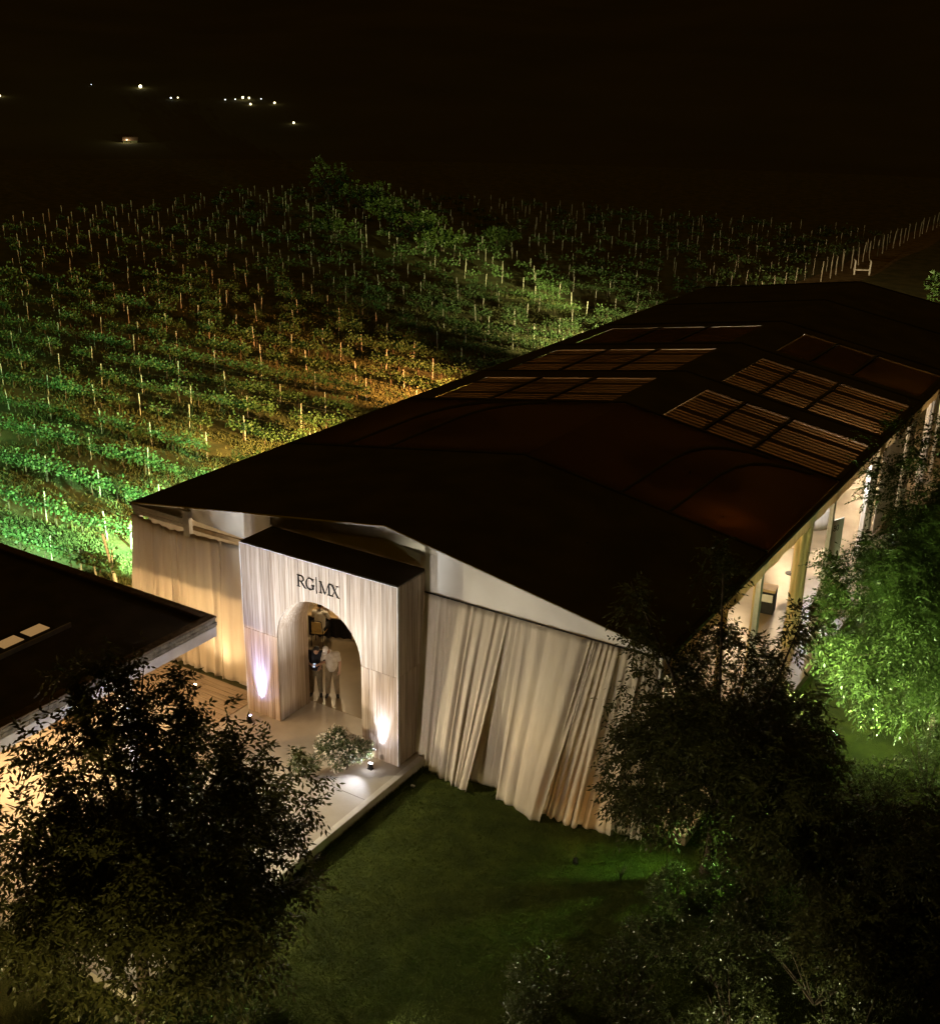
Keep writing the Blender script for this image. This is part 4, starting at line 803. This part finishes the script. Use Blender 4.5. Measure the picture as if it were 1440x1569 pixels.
J = dict(head=(.07, -.19, 1.565), neck=(.02, -.07, 1.47), chest=(0, -.02, 1.27), pelvis=(0, .02, .96), shl=(-.19, -.02, 1.40), shr=(.19, -.02, 1.40), ell=(-.28, -.06, 1.13), elr=(.27, -.06, 1.13),
         wrl=(-.07, -.27, 1.14), wrr=(.12, -.27, 1.14), hdl=(.75, -.5, .1), hdr=(-.6, -.6, .12), pnl=(0, -.2, 1), pnr=(0, -.2, 1), hipl=(-.095, .02, .92), hipr=(.095, .02, .92), knl=(-.12, -.01, .50), knr=(.11, -.02, .50),
         anl=(-.14, .04, .085), anr=(.13, .03, .085), toel=(-.17, -.14, .04), toer=(.16, -.15, .04))
person('person in black polo shirt and khaki trousers looking down at a phone under the arch', (-2.06, .43, .012), R(30), J, 'shirtblack', 'khakidark', 'hair', (R(34), R(8)))
ph = thing('phone', 'lit phone held by the person in the black polo shirt', 'phone', (0, 0, 0)); ph.parent = None
_m = Matrix.Translation((-2.06, .43, .012)) @ Matrix.Rotation(R(30), 4, 'Z'); ph.location = _m @ Vector((.03, -.36, 1.17)); ph.rotation_euler = (R(25), 0, R(30))
MB().box(-.036, .036, -.075, .075, -.005, .003).build('case', 'darkmetal', ph); MB().box(-.032, .032, -.07, .07, .0032, .0045).build('screen', 'phone', ph)
J = dict(head=(-.13, -.15, 1.575), neck=(-.06, -.05, 1.48), chest=(-.01, -.01, 1.28), pelvis=(.01, .01, .97), shl=(-.20, -.03, 1.40), shr=(.165, .01, 1.39), ell=(-.29, -.02, 1.13), elr=(.235, .03, 1.12),
         wrl=(-.30, -.22, 1.05), wrr=(.23, -.05, .87), hdl=(-.2, -.9, .0), hdr=(-.25, -.25, -.9), pnl=(.3, 0, -.8), pnr=(-1, -.2, 0), hipl=(-.095, .01, .93), hipr=(.105, .01, .93), knl=(-.12, -.01, .50), knr=(.12, -.01, .50),
         anl=(-.14, .03, .085), anr=(.14, .03, .085), toel=(-.17, -.15, .04), toer=(.19, -.14, .04))
person('person in beige polo, khaki trousers and pale cap leaning towards the phone', (-1.63, .64, .012), R(30), J, 'shirtbeige', 'khaki', 'hair', (R(30), R(-14)), cap='capcloth')
J = dict(head=(.02, -.10, 1.27), neck=(0, -.04, 1.13), chest=(0, 0, .93), pelvis=(0, .06, .58), shl=(-.19, 0, 1.06), shr=(.19, 0, 1.06), ell=(-.27, -.10, .84), elr=(.28, -.12, .84), wrl=(-.16, -.34, .80), wrr=(.18, -.36, .80),
         hdl=(.3, -.9, 0), hdr=(-.3, -.9, 0), pnl=(0, 0, -1), pnr=(0, 0, -1), hipl=(-.1, .04, .55), hipr=(.1, .04, .55), knl=(-.14, -.38, .52), knr=(.14, -.38, .52), anl=(-.14, -.36, .09), anr=(.14, -.34, .09), toel=(-.15, -.54, .04), toer=(.15, -.52, .04))
person('seated person in white shirt seen from behind at the dining table', (-4.02, 3.05, .012), R(200), J, 'shirtwhite', 'darkcloth', 'hair', (R(10), 0))
# ------------------------------------------------------------------ furniture seen through the arch and the open side
def chair(label, loc, rz, m='cushion'):
    t = thing('chair', label, 'chair', loc, rz)
    bevel(MB().box(-.21, .21, -.21, .21, .43, .48).build('seat', m, t), .015)
    for s_ in (-1, 1):
        MB().tube([(s_*.19, -.19, 0), (s_*.18, -.18, .44)], .014, 6).build('leg', 'darkmetal', t); MB().tube([(s_*.19, .22, 0), (s_*.19, .2, .46), (s_*.17, .27, .90)], .014, 6).build('leg', 'darkmetal', t)
    MB().tube([(-.17, .27, .90), (-.08, .285, .93), (.08, .285, .93), (.17, .27, .90)], .014, 6).build('top_rail', 'darkmetal', t)
    bevel(MB().hexa([(-.165, .235, .56), (.165, .235, .56), (.165, .26, .56), (-.165, .26, .56)], [(-.155, .265, .88), (.155, .265, .88), (.155, .285, .88), (-.155, .285, .88)]).build('backrest', m, t), .008)
    return t
chair('chair with mustard back carrying the seated person in white', (-4.02, 2.99, .012), R(200))
chair('pale chair at the left end of the dining table, cut by the arch', (-4.7, 2.75, .012), R(190), 'shirtwhite')
chair('pale chair at the right end of the dining table near the arch edge', (-2.75, 3.75, .012), R(215), 'palecurtain')
tb = thing('dining_table', 'dark clothed dining table laid with flowers inside the arch', 'table', (-3.55, 4.1, .012), R(20))
bevel(MB().box(-1.35, 1.35, -.48, .48, .72, .76).build('table_top', 'tan', tb), .01); MB().grid(lambda u, v: ((u-.5)*2.66, -.47-.03*math.sin(u*60)*v, .715-.66*v), 80, 4).build('tablecloth', 'darkcloth', tb, True)
for sx in (-1.2, 1.2):
    for sy in (-.4, .4): MB().tube([(sx, sy, 0), (sx, sy, .72)], .025, 6).build('leg', 'darkmetal', tb)
rn = MB(); rn.grid(lambda u, v: (.12+.28*u, -.50-.01*math.sin(u*9), .77-.70*v), 6, 6); o = rn.build('table_runner', 'tan', None, True); o.location = (-3.55, 4.1, .012); o.rotation_euler = (0, 0, R(20)); tag(o, 'tan cloth runner hanging over the front of the dining table', 'runner')
for i, (x, y, lab) in enumerate([(-4.4, 3.8, 'orange and cream flower arrangement left on the dining table'), (-3.7, 4.05, 'orange and cream flower arrangement in the middle of the dining table'), (-2.95, 4.3, 'orange and cream flower arrangement at the right end of the dining table')]):
    g2 = np.random.default_rng(500+i); t = thing('flower_arrangement', lab, 'flowers', (x, y, .772))
    MB().lathe([(.07, 0), (.09, .06), (.075, .14), (.085, .16)], n=14).build('vase', 'whitepaint', t, True)
    for m_, n, nm in (('flowerred', 220, 'blossoms'), ('flower', 90, 'blossoms'), ('leafgreen', 160, 'foliage')):
        p = g2.normal(0, 1, (n, 3))*np.array([.20, .13, .09])+np.array([0, 0, .26]); v, f = leaf_quads(p, unit(g2.normal(0, 1, (n, 3))), unit(g2.normal(0, 1, (n, 3))), np.full(n, .06), np.full(n, .045)); tag(link(nm, np_mesh(nm, v, f, m_), t), kind='stuff')
# right side: bar box, cocktail table, banner
t = thing('speaker_box', 'tan and black box standing on the floor by the open right side', 'box', (6.95, 13.4, .012), R(8))
bevel(MB().box(-.32, .32, -.28, .28, 0, .80).build('cabinet', 'darkcloth', t), .02); bevel(MB().box(-.33, .33, -.29, .29, .801, .90).build('lid', 'boxtan', t), .01); MB().box(-.26, .26, -.296, -.282, .45, .72).build('front_plate', 'shirtwhite', t)
t = thing('cocktail_table', 'slim high cocktail table on the pale floor by the open side', 'table', (6.75, 17.0, .012))
bevel(MB().box(-.28, .28, -.22, .22, 1.06, 1.09).build('table_top', 'boxtan', t), .008); MB().tube([(0, 0, .02), (0, 0, 1.06)], .025, 8).build('leg', 'aluminium', t); MB().lathe([(.22, 0), (.22, .015), (.04, .03)], n=18).build('foot', 'darkmetal', t)
t = thing('banner', 'upright white banner with dark figures beside the right opening', 'banner', (7.9, 17.9, .012), R(70))
MB().box(-.45, .45, -.01, .01, .15, 2.1).build('cloth', 'whitepaint', t); MB().box(-.5, .5, -.12, .12, 0, .06).build('stand', 'darkmetal', t); MB().tube([(0, .02, .05), (0, .02, 2.12)], .012, 6).build('pole', 'aluminium', t)
fc = bpy.data.curves.new('figures', 'FONT'); fc.body = '80'; fc.size = .34; fc.extrude = .003; fc.align_x = 'CENTER'; fc.materials.append(M['letter']); fo = bpy.data.objects.new('figures', fc); C.objects.link(fo); fm = bpy.data.meshes.new_from_object(fo); bpy.data.objects.remove(fo); fo = bpy.data.objects.new('figures', fm); C.objects.link(fo); fo.parent = t; fo.location = (0, -.014, 1.66); fo.rotation_euler = (R(90), 0, 0)
for i, (x, y, lab) in enumerate([(1.8, 10.5, 'round table under pale cloth in the second bay of the tent'), (2.4, 18.6, 'round table under pale cloth in the third bay of the tent'), (5.8, 22.5, 'round table under pale cloth near the ribbed curtain')]):
    t = thing('round_table', lab, 'table', (x, y, .012)); MB().lathe([(.86, .03), (.84, .4), (.80, .72), (.79, .75), (.3, .752)], n=40).build('tablecloth', 'palecurtain', t, True); MB().tube([(0, 0, 0), (0, 0, .74)], .05, 8).build('leg', 'darkmetal', t)
o = MB().box(2.62, 2.72, -1.5, -1.44, GZ+.01, GZ+.05).build('paper_scrap', 'whitepaint'); tag(o, 'small white paper scrap lying in the grass by the portal', 'paper')
# ------------------------------------------------------------------ farm lights on the far hills
def far_lamp(x, y, z, lab, r_, bulb, hgt, watts):
    r_ *= .62; watts *= .2
    t = thing('yard_lamp', lab, 'lamp', (x, y, z)); MB().tube([(0, 0, -1.0), (0, 0, hgt)], .12, 6).build('pole', 'darkmetal', t); MB().ball((0, 0, hgt), r_, 12).build('globe', bulb, t, True)
    if watts: point_lamp(t, (0, 0, hgt+r_+.3), watts, (1, .82, .4), .3)
far_lamp(-255.7, 230.4, 9.6, 'brightest yard lamp high on the dark far hill, upper left', .75, 'bulbfar', 1.6, 260)
far_lamp(-236, 223.1, 7.2, 'dim lamp right of the brightest far lamp', .32, 'bulbfarwhite', 1.4, 0)
far_lamp(-234.6, 224.4, 7.3, 'dim lamp paired closest to the dim lamp right of the brightest far lamp', .30, 'bulbfar', 1.4, 0)
far_lamp(-223.6, 231.7, 7.2, 'leftmost faint lamp of the far cluster of lights', .24, 'bulbfarwhite', 1.2, 0)
far_lamp(-222.4, 234.5, 7.2, 'faint white lamp second from left in the far cluster', .24, 'bulbfarwhite', 1.3, 0)
far_lamp(-221.3, 236.4, 7.6, 'bright lamp in the middle of the far cluster of lights', .50, 'bulbfar', 1.4, 120)
far_lamp(-220.2, 237.8, 7.5, 'bright lamp touching the middle one in the far cluster', .42, 'bulbfar', 1.4, 0)
far_lamp(-214.3, 231.8, 6.2, 'bright lamp just below the far cluster', .42, 'bulbfar', 1.3, 60)
far_lamp(-217.5, 239.8, 7.4, 'faint lamp right of the far cluster', .22, 'bulbfarwhite', 1.3, 0)
far_lamp(-209.9, 236.8, 6.6, 'single lamp to the right of the far cluster of lights', .42, 'bulbfar', 1.3, 60)
far_lamp(-185.8, 216.3, 2.6, 'lowest right lamp of the far hill lights', .42, 'bulbfar', 1.4, 80)
far_lamp(-266.6, 190.2, 7.4, 'yard lamp at the left picture edge on the far hill', .36, 'bulbfar', 1.2, 160)
far_lamp(-267.4, 222.4, 10.2, 'tiny white lamp left of the brightest far lamp', .18, 'bulbfarwhite', 1.2, 0)
t = thing('farmhouse', 'small farmhouse on the far slope with one wall lit pale yellow', 'house', (-191.3, 166.6, -.3), R(44)); t.scale = (.62, .62, .62)
MB().box(-2.4, 2.4, -2, 2, 0, 2.4).build('wall', 'housewall', t)
rf = MB().prism([(-2.7, -2.3, 2.4), (-2.7, 2.3, 2.4), (-2.7, 0, 3.6)], (5.4, 0, 0)).build('roof', 'houseroof', t)
MB().box(-.4, .4, -2.06, -1.98, 0, 1.9).build('door', 'houseroof', t); wn = MB().box(1.2, 1.9, -2.05, -1.98, .9, 1.7).build('window', 'whitepaint', t); MB().box(1.27, 1.83, -2.07, -2.051, .96, 1.64).build('pane', 'darkmetal', wn)
t2 = thing('wall_lamp', 'small lamp lighting the front of the far farmhouse', 'lamp', (-190.7, 165.0, -.2), 0); MB().tube([(0, 0, 0), (0, 0, 1.5)], .06, 6).build('pole', 'darkmetal', t2); MB().ball((0, 0, 1.6), .14, 8).build('globe', 'bulbfar', t2, True); point_lamp(t2, (0, 0, 1.9), 130, (1, .85, .45), .15)
